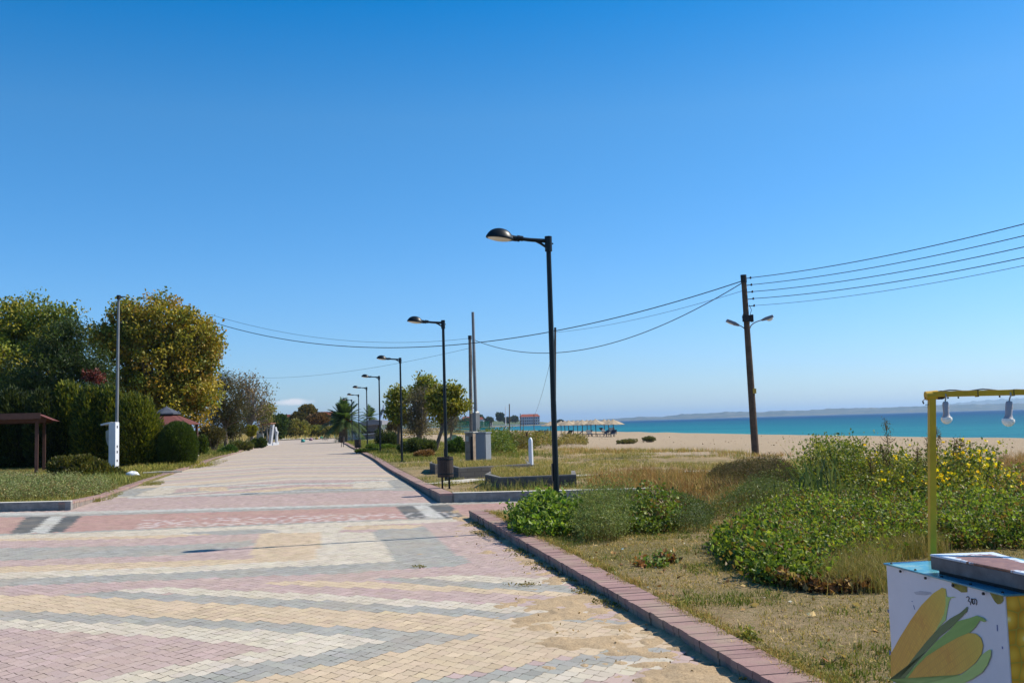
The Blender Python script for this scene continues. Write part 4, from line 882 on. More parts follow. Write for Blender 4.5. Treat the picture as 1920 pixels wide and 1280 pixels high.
# gazebo
Yg=58; gb=at(312,870,Yg); gb.z=gz(gb.x,gb.y); ga=thing('gazebo','gazebo with dark red hipped roof peeking out above the round shrub','gazebo',gb)
zr=at(312,795,Yg).z-gb.z; zk=at(312,776,Yg).z-gb.z
b=MB(); b.lathe([(2.0,zr),(2.05,zr-.05),(.55,zk-.02),(.5,zk-.02)],8); b.quadmesh([(0,0,0)],[]) ; rf=b.build('roof',M_redroof,ga)
b=MB(); b.lathe([(.85,zk-.03),(.85,zk+.04),(.05,zk+.42),(.02,zk+.5)],8); b.build('cupola',weathered('slate',(.07,.075,.09),.5),ga)
for k in range(8):
    t_=2*math.pi*k/8+.2; b=MB(); b.box((1.7*math.cos(t_),1.7*math.sin(t_),zr/2),(.14,.14,zr+.1)); b.build('post',M_brown,ga)
b=MB(); b.lathe([(1.9,0),(1.9,.12),(0.01,.12)],8); b.build('floor',M_conc,ga)
# white gateway at left path edge
Yw=96; wb=at(497,838,Yw); wb.z=gz(wb.x,wb.y); gw=thing('white_gateway','white timber gateway with leaning tapered panels on a white base at the left path edge','gateway',wb); k=Yw/CF
def W(px,py,dy=0): return at(px,py,Yw+dy)-wb
M_wht=weathered('white_render',(.42,.43,.46),.7,0,.2,.12,3)
b=MB(); a0,a1=W(497,838),W(524,829,4); b.prism([Vector((a0.x,0,-.1)),Vector((a1.x,3.8,-.1)),Vector((a1.x-.35,4.4,-.1)),Vector((a0.x-.6,1.0,-.1))],(0,0,.32)); b.build('base',M_wht,gw)
b=MB(); b.prism([W(503,832),W(507.5,832),W(512,795.5),W(507,795.5)],(0.1,.25,0)); b.build('tall_panel',M_wht,gw)
b=MB(); b.prism([W(516,830,2),W(518.5,830,2),W(518.5,816,2),W(520,809,2),W(517.5,808,2),W(516,800,2),W(514,808,2),W(515.5,816,2)],(.1,.2,0)); b.build('small_panel',M_wht,gw)
for i in range(7):
    y=797+i*2.2; b=MB(); b.prism([W(480,y+.9,.3),W(505,y,.3),W(505,y+.7,.3),W(480,y+1.6,.3)],(0,.06,0)); b.build('slat',M_galv,gw)
for px in (481,491,500): b=MB(); b.prism([W(px,834,.45),W(px+1.1,834,.45),W(px+1.1,795,.45),W(px,795,.45)],(0,.1,0)); b.build('upright',M_galv,gw)
b=MB(); b.prism([W(482,834,.6),W(494,834,.6),W(494,812,.6),W(482,812,.6)],(0,.1,0)); b.build('lower_screen',weathered('screen',(.4,.42,.4),.6),gw)
b=MB(); b.prism([W(478,797,.2),W(507,792,.2),W(507,794,.2),W(478,799,.2)],(0,2.2,0)); b.build('roof',weathered('rust_roof',(.20,.09,.05),.8),gw)
# beach bar
Yb=112; bb=at(655,829,Yb); bb.z=gz(bb.x,bb.y); ba=thing('beach_bar','long low beach bar with grey sloping roof and slatted walls behind the palms','beach bar',bb)
def Q(px,py,dy=0): return at(px,py,Yb+dy)-bb
M_grey=weathered('grey_boards',(.24,.24,.27),.7,0,.2,.2,4); M_groof=weathered('grey_roof',(.20,.20,.22),.7,0,.3,.2,2); M_shade=weathered('bar_interior',(.10,.09,.08),.9)
b=MB(); b.prism([Q(649,797),Q(700,786),Q(716,788.5),Q(716,796),Q(700,796),Q(649,801.5)],(0,7,0)); b.build('roof',M_groof,ba)
b=MB(); b.prism([Q(652,829,1),Q(668,829,1),Q(668,797,1),Q(652,799,1)],(0,4,0)); b.build('wall',M_wht,ba)
b=MB(); b.prism([Q(669,828,5),Q(714,826,5),Q(714,791,5),Q(669,798,5)],(0,.3,0)); b.build('back_wall',M_shade,ba)
for i in range(9):
    y=813+i*1.75; b=MB(); b.prism([Q(674,y,.2),Q(706,y-.9,.2),Q(706,y+.1,.2),Q(674,y+1.0,.2)],(0,.08,0)); b.build('slat',M_grey,ba)
for i in range(11):
    x=689+i*1.5; b=MB(); b.prism([Q(x,809,.3),Q(x+.6,809,.3),Q(x+.6,789,.3),Q(x,789,.3)],(0,.06,0)); b.build('upright_slat',M_grey,ba)
for x in (653,668,675,688,706,714): b=MB(); b.prism([Q(x,829,.1),Q(x+.9,829,.1),Q(x+.9,793,.1),Q(x,793,.1)],(0,.15,0)); b.build('post',M_wht if x<680 else M_grey,ba)
b=MB(); b.prism([Q(652,816,-.2),Q(706,811,-.2),Q(706,812.6,-.2),Q(652,817.6,-.2)],(0,.6,0)); b.build('counter',M_wht,ba)
b=MB(); b.prism([Q(652,829,-.1),Q(674,829,-.1),Q(674,818,-.1),Q(652,818,-.1)],(0,.3,0)); b.build('low_wall',M_grey,ba)
b=MB(); b.prism([Q(645,830.5,-1.5),Q(700,828,-1.5),Q(700,827,0),Q(645,829.5,0)],(0,.1,.25)); b.build('step',M_conc,ba)
for x in (656,661): b=MB(); b.prism([Q(x,812,.9),Q(x+3,811.8,.9),Q(x+3,801,.9),Q(x,801.4,.9)],(0,.12,0)); b.build('window',weathered('bluish_glass',(.15,.2,.28),.2),ba)
# flag
Yf=118; fb=at(719,812,Yf); fb.z=gz(fb.x,fb.y); fl=thing('flag','blue and white striped flag with a cross drooping from a thin white pole','flag',fb)
b=MB(); b.tube([(0,0,0),at(719.5,757,Yf)-fb],.04,6); b.build('pole',M_white,fl)
M_fl=NT('flag_cloth'); setc(M_fl.b,None,.8,0,.1); M_fl.l(M_fl.col(),M_fl.b.inputs['Base Color']); V=[];F=[];c=[]; nb=9;nh=14
tl=at(719,760,Yf)-fb; 
for j in range(nb):
    for i in range(nh):
        bl=(j%2==0); 
        if i<6 and j<5: bl=not((i in(2,3)) or j==2)
        col=(.02,.08,.38) if bl else (.7,.7,.75); s=len(V)
        for (a,d) in ((i,j),(i+1,j),(i+1,j+1),(i,j+1)):
            V.append(tl+Vector((-.035*a*1.0,.05*math.sin(a*.9),-.085*a*.9-.075*d-.0*d))+Vector((.0,0,0))); c.append(col)
        F.append((s,s+1,s+2,s+3))
np_mesh('cloth',np.array([tuple(v) for v in V]),np.array(F),np.array(c),M_fl.m,fl)
p=at(728,800,Yf+4); p.z=gz(p.x,p.y); simple_pole('pole','thin white pole at the left edge of the yellow-green tree','pole',p,at(728,757,Yf+4),.05,.04,M_white)

# =============================================================== FAR BUILDINGS
M_wall=weathered('cream_wall',(.50,.47,.44),.9,0,.1,.1,.5); M_wallb=weathered('pale_blue_wall',(.42,.47,.55),.9,0,.1,.1,.5); M_tile_r=weathered('far_red_tiles',(.30,.085,.05),.85,0,.1,.2,.8); M_win=weathered('far_window',(.05,.06,.08),.25,0,.5,.1,1)
def house(label,px0,px1,pyb,pye,pyr,Y,wall,hip=.15,nwin=3,rows=1,name='house',cat='house',band=False):
    B=at((px0+px1)/2,pyb,Y); k=Y/CF; w=(px1-px0)*k/2; B.z=gz(B.x,B.y)-.2; r=thing(name,label,cat,B); he=at(px0,pye,Y).z-B.z; hr=at(px0,pyr,Y).z-B.z; D=min(w*1.2,9)
    b=MB(); b.box((0,D/2,he/2),(2*w,D,he)); b.build('wall',wall,r)
    e=w*1.06; ov=.05*w; V=[(-e,-ov,he+.01),(e,-ov,he+.01),(e,D+ov,he+.01),(-e,D+ov,he+.01),(-e*(1-hip*2),D/2,hr),(e*(1-hip*2),D/2,hr)]
    MB().quadmesh(V,[(0,1,5,4),(1,2,5),(2,3,4,5),(3,0,4),(0,3,2,1)]).build('roof',M_tile_r,r)
    for j in range(rows):
        for i in range(nwin):
            x=-w+(i+.5)*2*w/nwin; z=he*(j+.5)/rows; b=MB(); b.box((x,-.05,z),(2*w/nwin*.5,.1,he/rows*.5)); b.build('window',M_win,r)
        if band: b=MB(); b.box((0,-.7,he*(j+.18)/rows),(2*w*.98,1.4,he/rows*.12)); b.build('balcony',M_white,r)
    return r
house('large three-storey seaside building with red tiled roof across the bay',975,1012,791,781.5,776.5,1150,M_wallb,.12,9,3,'apartment_building','building',True)
house('small far house with red roof left of the grey mast',893,906,791,786,782,900,M_wall)
house('far red-roofed house glimpsed left of the dark utility pole',866,882,792,786,781,880,M_wall,nwin=4)
house('far row house with low red roof left of the round far tree',908,923,791,788.5,786.5,1000,M_wall,nwin=4)
house('house with orange-red roof between the autumn tree and the big palm',592,628,800,783,772,330,M_wall)
house('distant dark-roofed house right of the bare tree',530,546,797,785,777,420,M_wall)
for i,(px,py,rx,ry,Y,lb) in enumerate([(937,782,7,8,960,'round dark tree left of the far seaside building'),(900,785,5,5,920,'small dark tree beside the far red-roofed house'),(963,786,8,5,1100,'dark low trees touching the seaside building'),(950,788,7,4,1050,'low dark trees between round tree and seaside building'),(917,788,7,4,980,'low dark hedge left of the round far tree'),(1050,790.5,5,2,1160,'low bushes at the tip of the far shore'),(875,790,8,3.4,860,'dark far shrubs left of the cabinets above the beach'),(850,789,12,4,840,'dark far shrubs seen through the forked tree')]):
    shrub('distant_tree',lb,'tree',Y,[(px,py,rx,ry),(px+rx*.3,py+ry*.2,rx*.7,ry*.8)],[(.035,.05,.025),(.045,.06,.03)],2.0,900,seed=200+i,aspect=1.4,stems=2)
# =============================================================== BEACH THINGS
M_thatch=weathered('thatch',(.42,.33,.23),.95,0,.05,.3,6,(.2,.14,.09),.4,.8,15)
def make_umb():
    r=thing('thatched_umbrella','','beach umbrella',group='thatched beach umbrellas in rows by the water')
    b=MB(); b.tube([(0,0,-.3),(0,0,2.25)],.05,8); b.build('pole',M_pole,r,smooth=True)
    b=MB(); n=22; prof=[(.03,2.60),(.12,2.50),(.5,2.28),(1.0,2.04),(1.45,1.80),(1.42,1.76),(.6,2.08),(.05,2.3)]; b.lathe(prof,n); 
    for i,v in enumerate(b.v): 
        rr=math.hypot(v[0],v[1]); b.v[i]=(v[0]*(1+.03*math.sin(i*7.3)),v[1]*(1+.03*math.cos(i*5.1)),v[2]+.03*math.sin(i*3.7)*(rr>.5))
    b.build('canopy',M_thatch,r); return r
um=make_umb(); xs=[(1150,786,128),(1141,786.5,137),(1133,786,146),(1117,785.5,130),(1108,787,142),(1101,787,156),(1092,787,134),(1083,788,148),(1075,788,160),(1066,788,140),(1059,788.5,152),(1052,789,165),(1032,790,150)]
ords=['rightmost','second from right','third from right','fourth from right','fifth from right','sixth from right','seventh from right','eighth from right','ninth from right','tenth from right','eleventh from right','twelfth from right, just right of the nearest lamp','leftmost, left of the nearest lamp']
for i,((px,py,Y),w) in enumerate(zip(xs,ords)):
    o=um if i==0 else copy_tree(um); p=at(px,800,Y); z=gz(p.x,p.y); top=at(px,py,Y).z; o.location=(p.x,p.y,z); o.scale=(1,1,max(.8,(top-z)/2.55)); o.rotation_euler=(0,0,i*1.3); tag(o,'thatched beach umbrella, '+w+' of the beach row')
# stacked loungers beneath the umbrellas
M_lng=weathered('dark_lounger',(.05,.055,.07),.7)
def make_lounger():
    r=thing('sun_lounger','','sun lounger',group='dark loungers stacked under the thatched umbrellas')
    b=MB(); b.box((0,0,.32),(.65,1.3,.07)); b.build('bed',M_lng,r); b=MB(); b.box((0,.85,.55),(.65,.7,.06),Matrix.Rotation(.7,3,'X')); b.build('backrest',M_lng,r)
    for sx in (-1,1):
        for y in (-.5,.5): b=MB(); b.box((sx*.28,y,.14),(.05,.05,.3)); b.build('leg',M_lng,r)
    return r
lo=make_lounger()
for i,(px,Y) in enumerate([(1145,126),(1139,129),(1150,131),(1128,134),(1110,131),(1096,134),(1078,137),(1062,139),(1020,146),(1013,148)]):
    o=lo if i==0 else copy_tree(lo); p=at(px,806,Y); o.location=(p.x,p.y,gz(p.x,p.y)+(.3 if i in (1,2) else 0)); o.rotation_euler=(0,0,random.uniform(-1.5,1.5)); o.scale=(1.1,1.0,1.1)
    tag(o,'dark sun lounger, '+['first','second','third','fourth','fifth','sixth','seventh','eighth','ninth','tenth'][i]+' from the right under the thatched umbrellas' if i<8 else 'dark sun lounger '+('just left of the nearest lamp pole' if i==8 else 'at the left end of the umbrella row'))
# thin beach poles
for i,(px,pyt,pyb,Y,lb,r_) in enumerate([(948,762,812,120,'pale thin pole standing left of a pair on the beach',.05),(955,757,812,118,'dark tallest thin pole on the beach before the bay',.07),(975.5,775,811,122,'thin dark pole before the left end of the seaside building',.05),(981,782,811,122,'shortest thin dark pole on the beach',.04),(1001,776,811,112,'thin pole where the stay wire ends',.04)]):
    p=at(px,pyb,Y); p.z=gz(p.x,p.y); simple_pole('beach_pole',lb,'pole',p,at(px,pyt,Y),r_,r_*.8,M_pole if i else M_white)
p=at(932,812,119); p.z=gz(p.x,p.y); simple_pole('beach_pole','thin pole slanting as a strut left of the tallest beach pole','pole',p,at(949,798,119),.05,.05,M_pole)
# green netting
M_net=NT('green_net'); setc(M_net.b,(.03,.25,.13),.7)
_tr=M_net.n('ShaderNodeBsdfTransparent'); _mx=M_net.n('ShaderNodeMixShader'); _mx.inputs[0].default_value=.45; M_net.l(_tr.outputs[0],_mx.inputs[1]); M_net.l(M_net.b.outputs[0],_mx.inputs[2]); M_net.l(_mx.outputs[0],M_net.o.inputs[0]); M_net=M_net.m
Yn=96; nb_=at(835,812,Yn); nb_.z=gz(nb_.x,nb_.y); nf=thing('net_fence','see-through green net fence on thin posts behind the cabinets','fence',nb_)
for (x0,x1) in ((825,862),(862,890),(898,918)):
    b=MB(); b.prism([at(x0,811,Yn)-nb_,at(x1,811,Yn)-nb_,at(x1,789,Yn)-nb_,at(x0,789.5,Yn)-nb_],(0,.01,0)); b.build('net',M_net,nf)
for x in (825,862,890,918): b=MB(); b.prism([at(x,812,Yn)-nb_,at(x+1,812,Yn)-nb_,at(x+1,788,Yn)-nb_,at(x,788,Yn)-nb_],(0,.06,0)); b.build('post',M_pole,nf)
p=at(850,818,90); p.z=gz(p.x,p.y); o=MB().quadmesh([(-.9,0,0),(.9,0,0),(.9,1.5,0),(-.9,1.5,0),(-.1,.7,.55),(.15,.7,.55)],[(0,1,5,4),(1,2,5),(2,3,4,5),(3,0,4)]).build('boat_cover',weathered('dark_green_canvas',(.02,.06,.04),.8)); o.location=p; tag(o,'dark green covered mound on the beach beside the net fence','cover')

# =============================================================== CORN CART
CA=Vector((1.84,3.815,0)); ey=Vector((-.127,.854,0)); CLN=ey.length; ey.normalize(); ex=Vector((ey.y,-ey.x,0)); ZT=.90; CW=.62
cart=thing('corn_cart','small white vending cart with corn pictures, blue tray and yellow frame at the lower right','cart',CA)
def cl(a,b,z): return ex*a+ey*b+Vector((0,0,z))       # cart frame, relative to its near left corner
M_pan=weathered('cart_panel',(.66,.64,.67),.45,0,.4,.06,3,(.5,.49,.52),.25,.05,8)
M_blue=NT('blue_tray'); setc(M_blue.b,None,.3,0,.4); _c=M_blue.ramp(M_blue.noise(7,7,.75),[(.35,(.025,.15,.24)),(.5,(.06,.26,.34)),(.6,(.18,.34,.33)),(.7,(.38,.45,.40))]); M_blue.l(_c,M_blue.b.inputs['Base Color']); M_blue=M_blue.m
M_yel=weathered('yellow_paint',(.64,.36,.010),.45,0,.4,.15,9,(.22,.14,.02),.28,.1,60)
b=MB(); b.prism([cl(0,0,.36),cl(CW,0,.36),cl(CW,CLN,.36),cl(0,CLN,.36)],(0,0,ZT-.36-.004)); b.build('body',M_pan,cart)
b=MB(); b.prism([cl(-.010,-.010,ZT-.003),cl(CW+.01,-.010,ZT-.003),cl(CW+.01,CLN+.01,ZT-.003),cl(-.010,CLN+.01,ZT-.003)],(0,0,.008)); tray=b.build('tray',M_blue,cart,bevel=.002)
for i in range(5):
    b=MB(); b.lathe([(.006,0),(.006,.004),(.003,.007),(.001,.007)],8,cl(.006,CLN*(.02+i*.235),ZT+.004)); b.build('rivet',M_blk,tray)
for i in range(4):
    b=MB(); b.tube([cl(-.009,CLN*(.13+i*.235),ZT-.012),cl(-.016,CLN*(.13+i*.235),ZT-.012)],.006,8); b.build('rivet',M_blk,tray)
# raised lid: far corners and near corners found on its top plane
ZL=.985
def onz(px,py,z): return flat(px,py,z)-CA
l0=onz(1743,1038,ZL); l1=onz(1863,1034,ZL); e0=onz(1920,1073.5,ZL); e1=onz(1920,1050,ZL); n0=l0+(e0-l0)*1.15; n1=l1+(e1-l1)*2.3
M_lid=NT('rusty_lid'); setc(M_lid.b,None,.45,0,.4)
_tx=M_lid.n('ShaderNodeUVMap',uv_map='UVMap').outputs[0]; _sp=M_lid.n('ShaderNodeSeparateXYZ'); M_lid.l(_tx,_sp.inputs[0])
_dx=M_lid.math('ABSOLUTE',M_lid.math('SUBTRACT',_sp.outputs[0],.5)); _dy=M_lid.math('ABSOLUTE',M_lid.math('SUBTRACT',_sp.outputs[1],.46)); _d=M_lid.math('MAXIMUM',_dx,M_lid.math('MULTIPLY',_dy,1.0)); _d=M_lid.math('ADD',_d,M_lid.math('MULTIPLY',M_lid.math('SUBTRACT',M_lid.noise(28,6,.7),.5),.34))
_c=M_lid.mix(M_lid.map(_d,.31,.35,1,0),M_lid.mix(M_lid.map(M_lid.noise(20,5,.7),.5,.7,0,.5),(.62,.68,.76),(.40,.42,.40)),M_lid.ramp(M_lid.noise(30,6,.7),[(.35,(.16,.06,.03)),(.65,(.30,.14,.08))])); M_lid.l(_c,M_lid.b.inputs['Base Color']); M_lid.bump(M_lid.noise(60,4,.6),.15,.003)
b=MB(); tv=[l0,l1,n1,n0]; dn=Vector((0,0,-.010)); b.quadmesh(tv+[p+dn for p in tv],[(0,1,2,3),(7,6,5,4),(0,4,5,1),(1,5,6,2),(2,6,7,3),(3,7,4,0)]); lid=b.build('lid',M_lid.m,cart,bevel=.004)
uvl=lid.data.uv_layers.new(name='UVMap')
def lidst(p):
    s=(p-l0).dot((l1-l0).normalized())/(l1-l0).length; t_=(p-l0).dot((n0-l0).normalized())/(n0-l0).length; return (s,t_)
for li,lp in enumerate(lid.data.loops): uvl.data[li].uv=lidst(lid.data.vertices[lp.vertex_index].co)
b=MB(); _c4=sum(tv,Vector())/4; b.prism([p+(_c4-p)*.012+Vector((0,0,-.064)) for p in tv],(0,0,.0535)); b.build('lid_rim',weathered('lid_rim',(.15,.14,.135),.7,0,.3,.3,12,(.3,.3,.3),.3),cart)
b=MB(); ins=.03; cc=sum(tv,Vector())/4; iv=[p+(cc-p)*.12+Vector((0,0,-.062)) for p in tv]; b.prism([Vector((p.x,p.y,ZT+.005)) for p in iv],(0,0,ZL-.062-ZT-.003)); b.build('box_under_lid',M_blk,cart)
# printed pictures on the side facing the path and on the end facing the camera
def onside(px,py,off=.0):
    d=Vector(ray(px,py)); nrm=-ex; P0=CA-ex*off; t_=(P0-Vector((0,0,EYE))).dot(nrm)/d.dot(nrm); return Vector((0,0,EYE))+d*t_-CA
def Zp(x,y): return (1640+x/4.92,1020+y/4.92)
def decal(name,pts,off,mat,axis=None,fn=onside,parent=cart):
    P=[fn(*Zp(x,y),off) for x,y in pts]; 
    if fn is onside: P=[Vector((p.x,p.y,max(p.z,.37))) for p in P]
    me=bpy.data.meshes.new(name); me.from_pydata([tuple(p) for p in P],[],[tuple(range(len(P)))]); me.materials.append(mat); o=bpy.data.objects.new(name,me); C.objects.link(o); o.parent=parent
    if axis:
        a=fn(*Zp(*axis[0]),off); b_=fn(*Zp(*axis[1]),off); ax=(b_-a).normalized(); nr=(-ex); sd=nr.cross(ax); L=(b_-a).length; uvl=me.uv_layers.new(name='UVMap')
        for li,lp in enumerate(me.loops): q=P[lp.vertex_index]-a; uvl.data[li].uv=(q.dot(ax)/L,q.dot(sd)/L)
    so=o.modifiers.new('th','SOLIDIFY'); so.thickness=.0004; so.offset=0
    return o
def cobmat(name,tip):
    m=NT(name); setc(m.b,None,.45,0,.35); uv=m.n('ShaderNodeUVMap',uv_map='UVMap').outputs[0]
    mp=m.n('ShaderNodeMapping'); m.l(uv,mp.inputs[0]); nz_=m.noise(9,3,.5,uv); 
    br=m.n('ShaderNodeTexBrick'); m.l(uv,br.inputs['Vector']); br.inputs['Scale'].default_value=1; br.inputs['Brick Width'].default_value=.017; br.inputs['Row Height'].default_value=.028; br.inputs['Mortar Size'].default_value=.0030; br.inputs['Mortar Smooth'].default_value=1; br.offset=.5
    br.inputs['Color1'].default_value=(.80,.43,.055,1); br.inputs['Color2'].default_value=(.72,.34,.05,1); br.inputs['Mortar'].default_value=(.60,.28,.045,1)
    sp=m.n('ShaderNodeSeparateXYZ'); m.l(uv,sp.inputs[0])
    c=m.mix(m.map(nz_,.35,.7,0,.35),br.outputs[0],(.88,.56,.09)); c=m.mix(m.map(sp.outputs[1],-.02,.15,0,.5),c,(.50,.22,.03)); c=m.mix(m.map(sp.outputs[1],-.03,-.13,0,.5),c,(.92,.66,.12)); c=m.mix(m.map(sp.outputs[0],.72,1.02,0,.75),c,tip); c=m.mix(m.map(m.math('ABSOLUTE',sp.outputs[1]),.10,.20,0,.5),c,(.50,.36,.05)); m.l(c,m.b.inputs['Base Color']); return m.m
def huskmat(name,c0,c1):
    m=NT(name); setc(m.b,None,.45,0,.35); uv=m.n('ShaderNodeUVMap',uv_map='UVMap').outputs[0]; mp=m.n('ShaderNodeMapping'); mp.inputs['Scale'].default_value=(1,14,1); m.l(uv,mp.inputs[0])
    m.l(m.mix(m.noise(3,3,.5,mp.outputs[0]),c0,c1),m.b.inputs['Base Color']); return m.m
c1m=cobmat('corn_cob_print',(.62,.48,.06)); hk1=huskmat('husk_print',(.13,.30,.05),(.30,.48,.12)); hk2=huskmat('pale_husk_print',(.28,.45,.10),(.50,.62,.2)); hkd=huskmat('dark_husk_print',(.07,.13,.045),(.13,.2,.08))
AX1=((60,1560),(640,400)); AX2=((100,1560),(985,860)); AX3=((100,1500),(1060,980))
decal('corn_print',[(140,1700),(150,1250),(148,1010),(230,860),(330,700),(430,560),(540,450),(620,398),(655,410),(665,480),(660,560),(640,650),(600,740),(560,800),(480,900),(400,1000),(320,1100),(240,1200),(160,1330),(150,1700)],.0012,c1m,AX1)
decal('leaf_print',[(655,412),(664,480),(690,487),(730,482),(752,492),(735,488),(700,498),(685,530),(672,600),(655,700),(640,712),(560,800),(612,700),(640,640),(655,560)],.002,hk2,AX3)
decal('leaf_print',[(860,575),(850,620),(780,690),(700,770),(600,850),(480,980),(360,1120),(240,1290),(150,1500),(60,1500),(190,1270),(360,1040),(480,890),(600,760),(700,680),(790,630),(850,575)],.0028,hkd,AX3)
decal('corn_print',[(150,1560),(260,1280),(380,1130),(480,1030),(620,940),(760,860),(870,815),(930,820),(980,860),(1000,930),(985,1010),(930,1090),(860,1150),(800,1190),(640,1235),(480,1300),(330,1560)],.0032,c1m,AX2)
decal('leaf_print',[(1030,705),(1010,715),(970,700),(930,760),(880,810),(760,860),(620,940),(480,1030),(380,1130),(260,1290),(140,1560),(80,1560),(240,1280),(400,1080),(560,900),(700,780),(760,712),(790,700),(870,680),(940,655),(1000,675)],.004,hk1,AX3)
decal('leaf_print',[(1075,975),(1070,1030),(1040,1110),(990,1180),(900,1240),(780,1300),(560,1420),(300,1560),(150,1560),(300,1340),(480,1250),(640,1225),(800,1200),(860,1155),(940,1090),(985,1020),(1030,985),(1060,968)],.0048,hk2,AX3)
M_smr=weathered('panel_smear',(.46,.44,.47),.6,0,.3,.15,20)
decal('smear',[(360,440),(420,428),(520,440),(525,458),(470,468),(380,462)],.0009,M_smr)
M_chip=weathered('blue_chip',(.08,.12,.3),.5)
for q_ in ([(118,598),(130,600),(131,628),(120,630)],[(133,975),(147,980),(150,1015),(137,1020)],[(1172,938),(1182,942),(1184,965),(1174,962)],[(340,520),(350,524),(352,530),(342,528)],[(355,560),(360,560),(372,598),(368,600)],[(1125,740),(1134,742),(1136,800),(1128,798)]): decal('paint_chip',q_,.001,M_chip)
M_oliv=weathered('old_yellow_print',(.22,.19,.025),.5,0,.3,.3,30)
decal('torn_patch',[(708,345),(850,382),(852,440),(800,442),(760,415),(715,392)],.002,M_oliv)
decal('torn_patch',[(1060,442),(1184,462),(1186,520),(1165,545),(1135,552),(1110,530),(1085,490)],.002,M_oliv)
def stroke(pts,w=.0016):
    P=[onside(*Zp(1640*0+(x/36.6+1800-1640)*4.92,(y/36.6+1105-1020)*4.92),.0015) for x,y in pts]; return P
M_ink=weathered('marker_ink',(.025,.022,.03),.5)
b=MB()
for s in ([(440,520),(510,470),(590,480),(630,570),(600,680),(545,770),(620,800),(700,840)],[(690,820),(715,900),(710,1030)],[(750,620),(830,615),(880,640),(860,760),(880,850),(830,930),(780,760),(800,640)],[(900,640),(1000,620),(1080,640),(1140,740),(1150,880),(1110,1040)],[(1010,680),(990,800),(1020,900),(960,980),(900,990),(890,860)]): b.tube(stroke(s),.0017,5)
b.build('handwriting',M_ink,cart)
M_ker=NT('kernel_print'); setc(M_ker.b,None,.35,0,.4); _o=M_ker.obj(); _mp=M_ker.n('ShaderNodeMapping'); _mp.inputs['Scale'].default_value=(1,1,1); M_ker.l(_o,_mp.inputs[0])
_v=M_ker.n('ShaderNodeTexVoronoi'); _v.feature='F1'; _v.inputs['Scale'].default_value=15; _v.inputs['Randomness'].default_value=.45; M_ker.l(_mp.outputs[0],_v.inputs['Vector'])
_ve=M_ker.n('ShaderNodeTexVoronoi'); _ve.feature='DISTANCE_TO_EDGE'; _ve.inputs['Scale'].default_value=15; _ve.inputs['Randomness'].default_value=.45; M_ker.l(_mp.outputs[0],_ve.inputs['Vector'])
_c=M_ker.ramp(_v.outputs['Distance'],[(0,(1,.95,.8)),(.07,(.95,.75,.3)),(.2,(.88,.52,.05)),(.5,(.66,.32,.015)),(.75,(.42,.18,.01))]); _c=M_ker.mix(M_ker.map(_ve.outputs['Distance'],0,.05,1,0),_c,(.42,.34,.04)); M_ker.l(_c,M_ker.b.inputs['Base Color'])
b=MB(); b.prism([cl(.006,-.003,.37),cl(CW-.01,-.003,.37),cl(CW-.01,-.003,ZT-.006),cl(.006,-.003,ZT-.006)],ey*.0025); b.build('end_panel',M_ker.m,cart)
# yellow frame
pT=at(1747,740,4.72)-CA; pB=Vector((pT.x+.02,pT.y,.3)); pz=at(1748,1036,4.72)-CA; pB=pz+(pz-pT)*.6
b=MB(); d=(pT-pB); b.box(pB+d*.5,(.030,.030,d.length),d.to_track_quat('Z','X').to_matrix()); b.build('post',M_yel,cart,bevel=.002)
bE=at(1920,735.5,4.55)-CA; d=bE-pT; pE=pT+d*3.2; pS=pT-d*.06+Vector((0,0,.002))
d=pE-pS; b=MB(); b.box(pS+d*.5,(d.length,.026,.026),d.to_track_quat('X','Z').to_matrix()); beam=b.build('beam',M_yel,cart,bevel=.002)
b=MB(); b.tube([pT+Vector((-.03,0,-.004)),pT+Vector((.028,0,0))],.021,12); b.build('corner_joint',M_yel,cart,smooth=True)
b=MB(); b.lathe([(.001,-.0225),(.021,-.0225),(.021,.0225),(.001,.0225)],16,pT+Vector((.038,0,-.002)),R=Matrix.Rotation(math.pi/2,3,'X')); b.build('bolt_disc',weathered('rusty_bolt',(.05,.03,.015),.7),cart,smooth=True)
dd=(pE-pT).normalized()
for s_ in (.195,.345,.74):
    b=MB(); b.box(pT+dd*s_,(.006,.03,.03)); b.build('tape_band',weathered('tape_%d'%int(s_*100),(.16,.10,.02),.6),cart)
b=MB(); P=[]
for i in range(60):
    s_=.05+i*.028; P.append(pT+dd*s_+Vector((0,-.004,.0165+.007*math.sin(i*.45)*(i>8)+.004*math.sin(i*1.3)+(.02*max(0,math.sin((i-13)*.3)) if 13<i<24 else 0))))
b.tube(P,.0035,6); b.build('cable',weathered('grey_cable',(.30,.27,.24),.6),cart,smooth=True)
for i,(s_,) in enumerate([(.03,),(.075,),(.25,)]):
    b=MB(); b.tube([pT+dd*(s_+.04)+Vector((0,0,-.012)),pT+dd*(s_+.04)+Vector((0,0,-.02))],.004,6); b.build('clip',M_blk,cart)
b=MB(); b.tube([pT+Vector((-.028,0,-.01)),pT+Vector((-.04,0,-.025)),pT+Vector((-.047,0,-.03))],.0015,5); b.build('loose_wire',weathered('red_wire',(.4,.03,.06),.5),cart); b=MB(); b.tube([pT+Vector((-.045,0,-.028)),pT+Vector((-.041,0,-.042))],.0035,6); b.build('wire_end',M_blk,cart)
b=MB(); b.tube([pT+Vector((-.015,0,-.045)),pT+Vector((-.034,0,-.046))],.0018,5); b.build('hook',M_blk,cart)
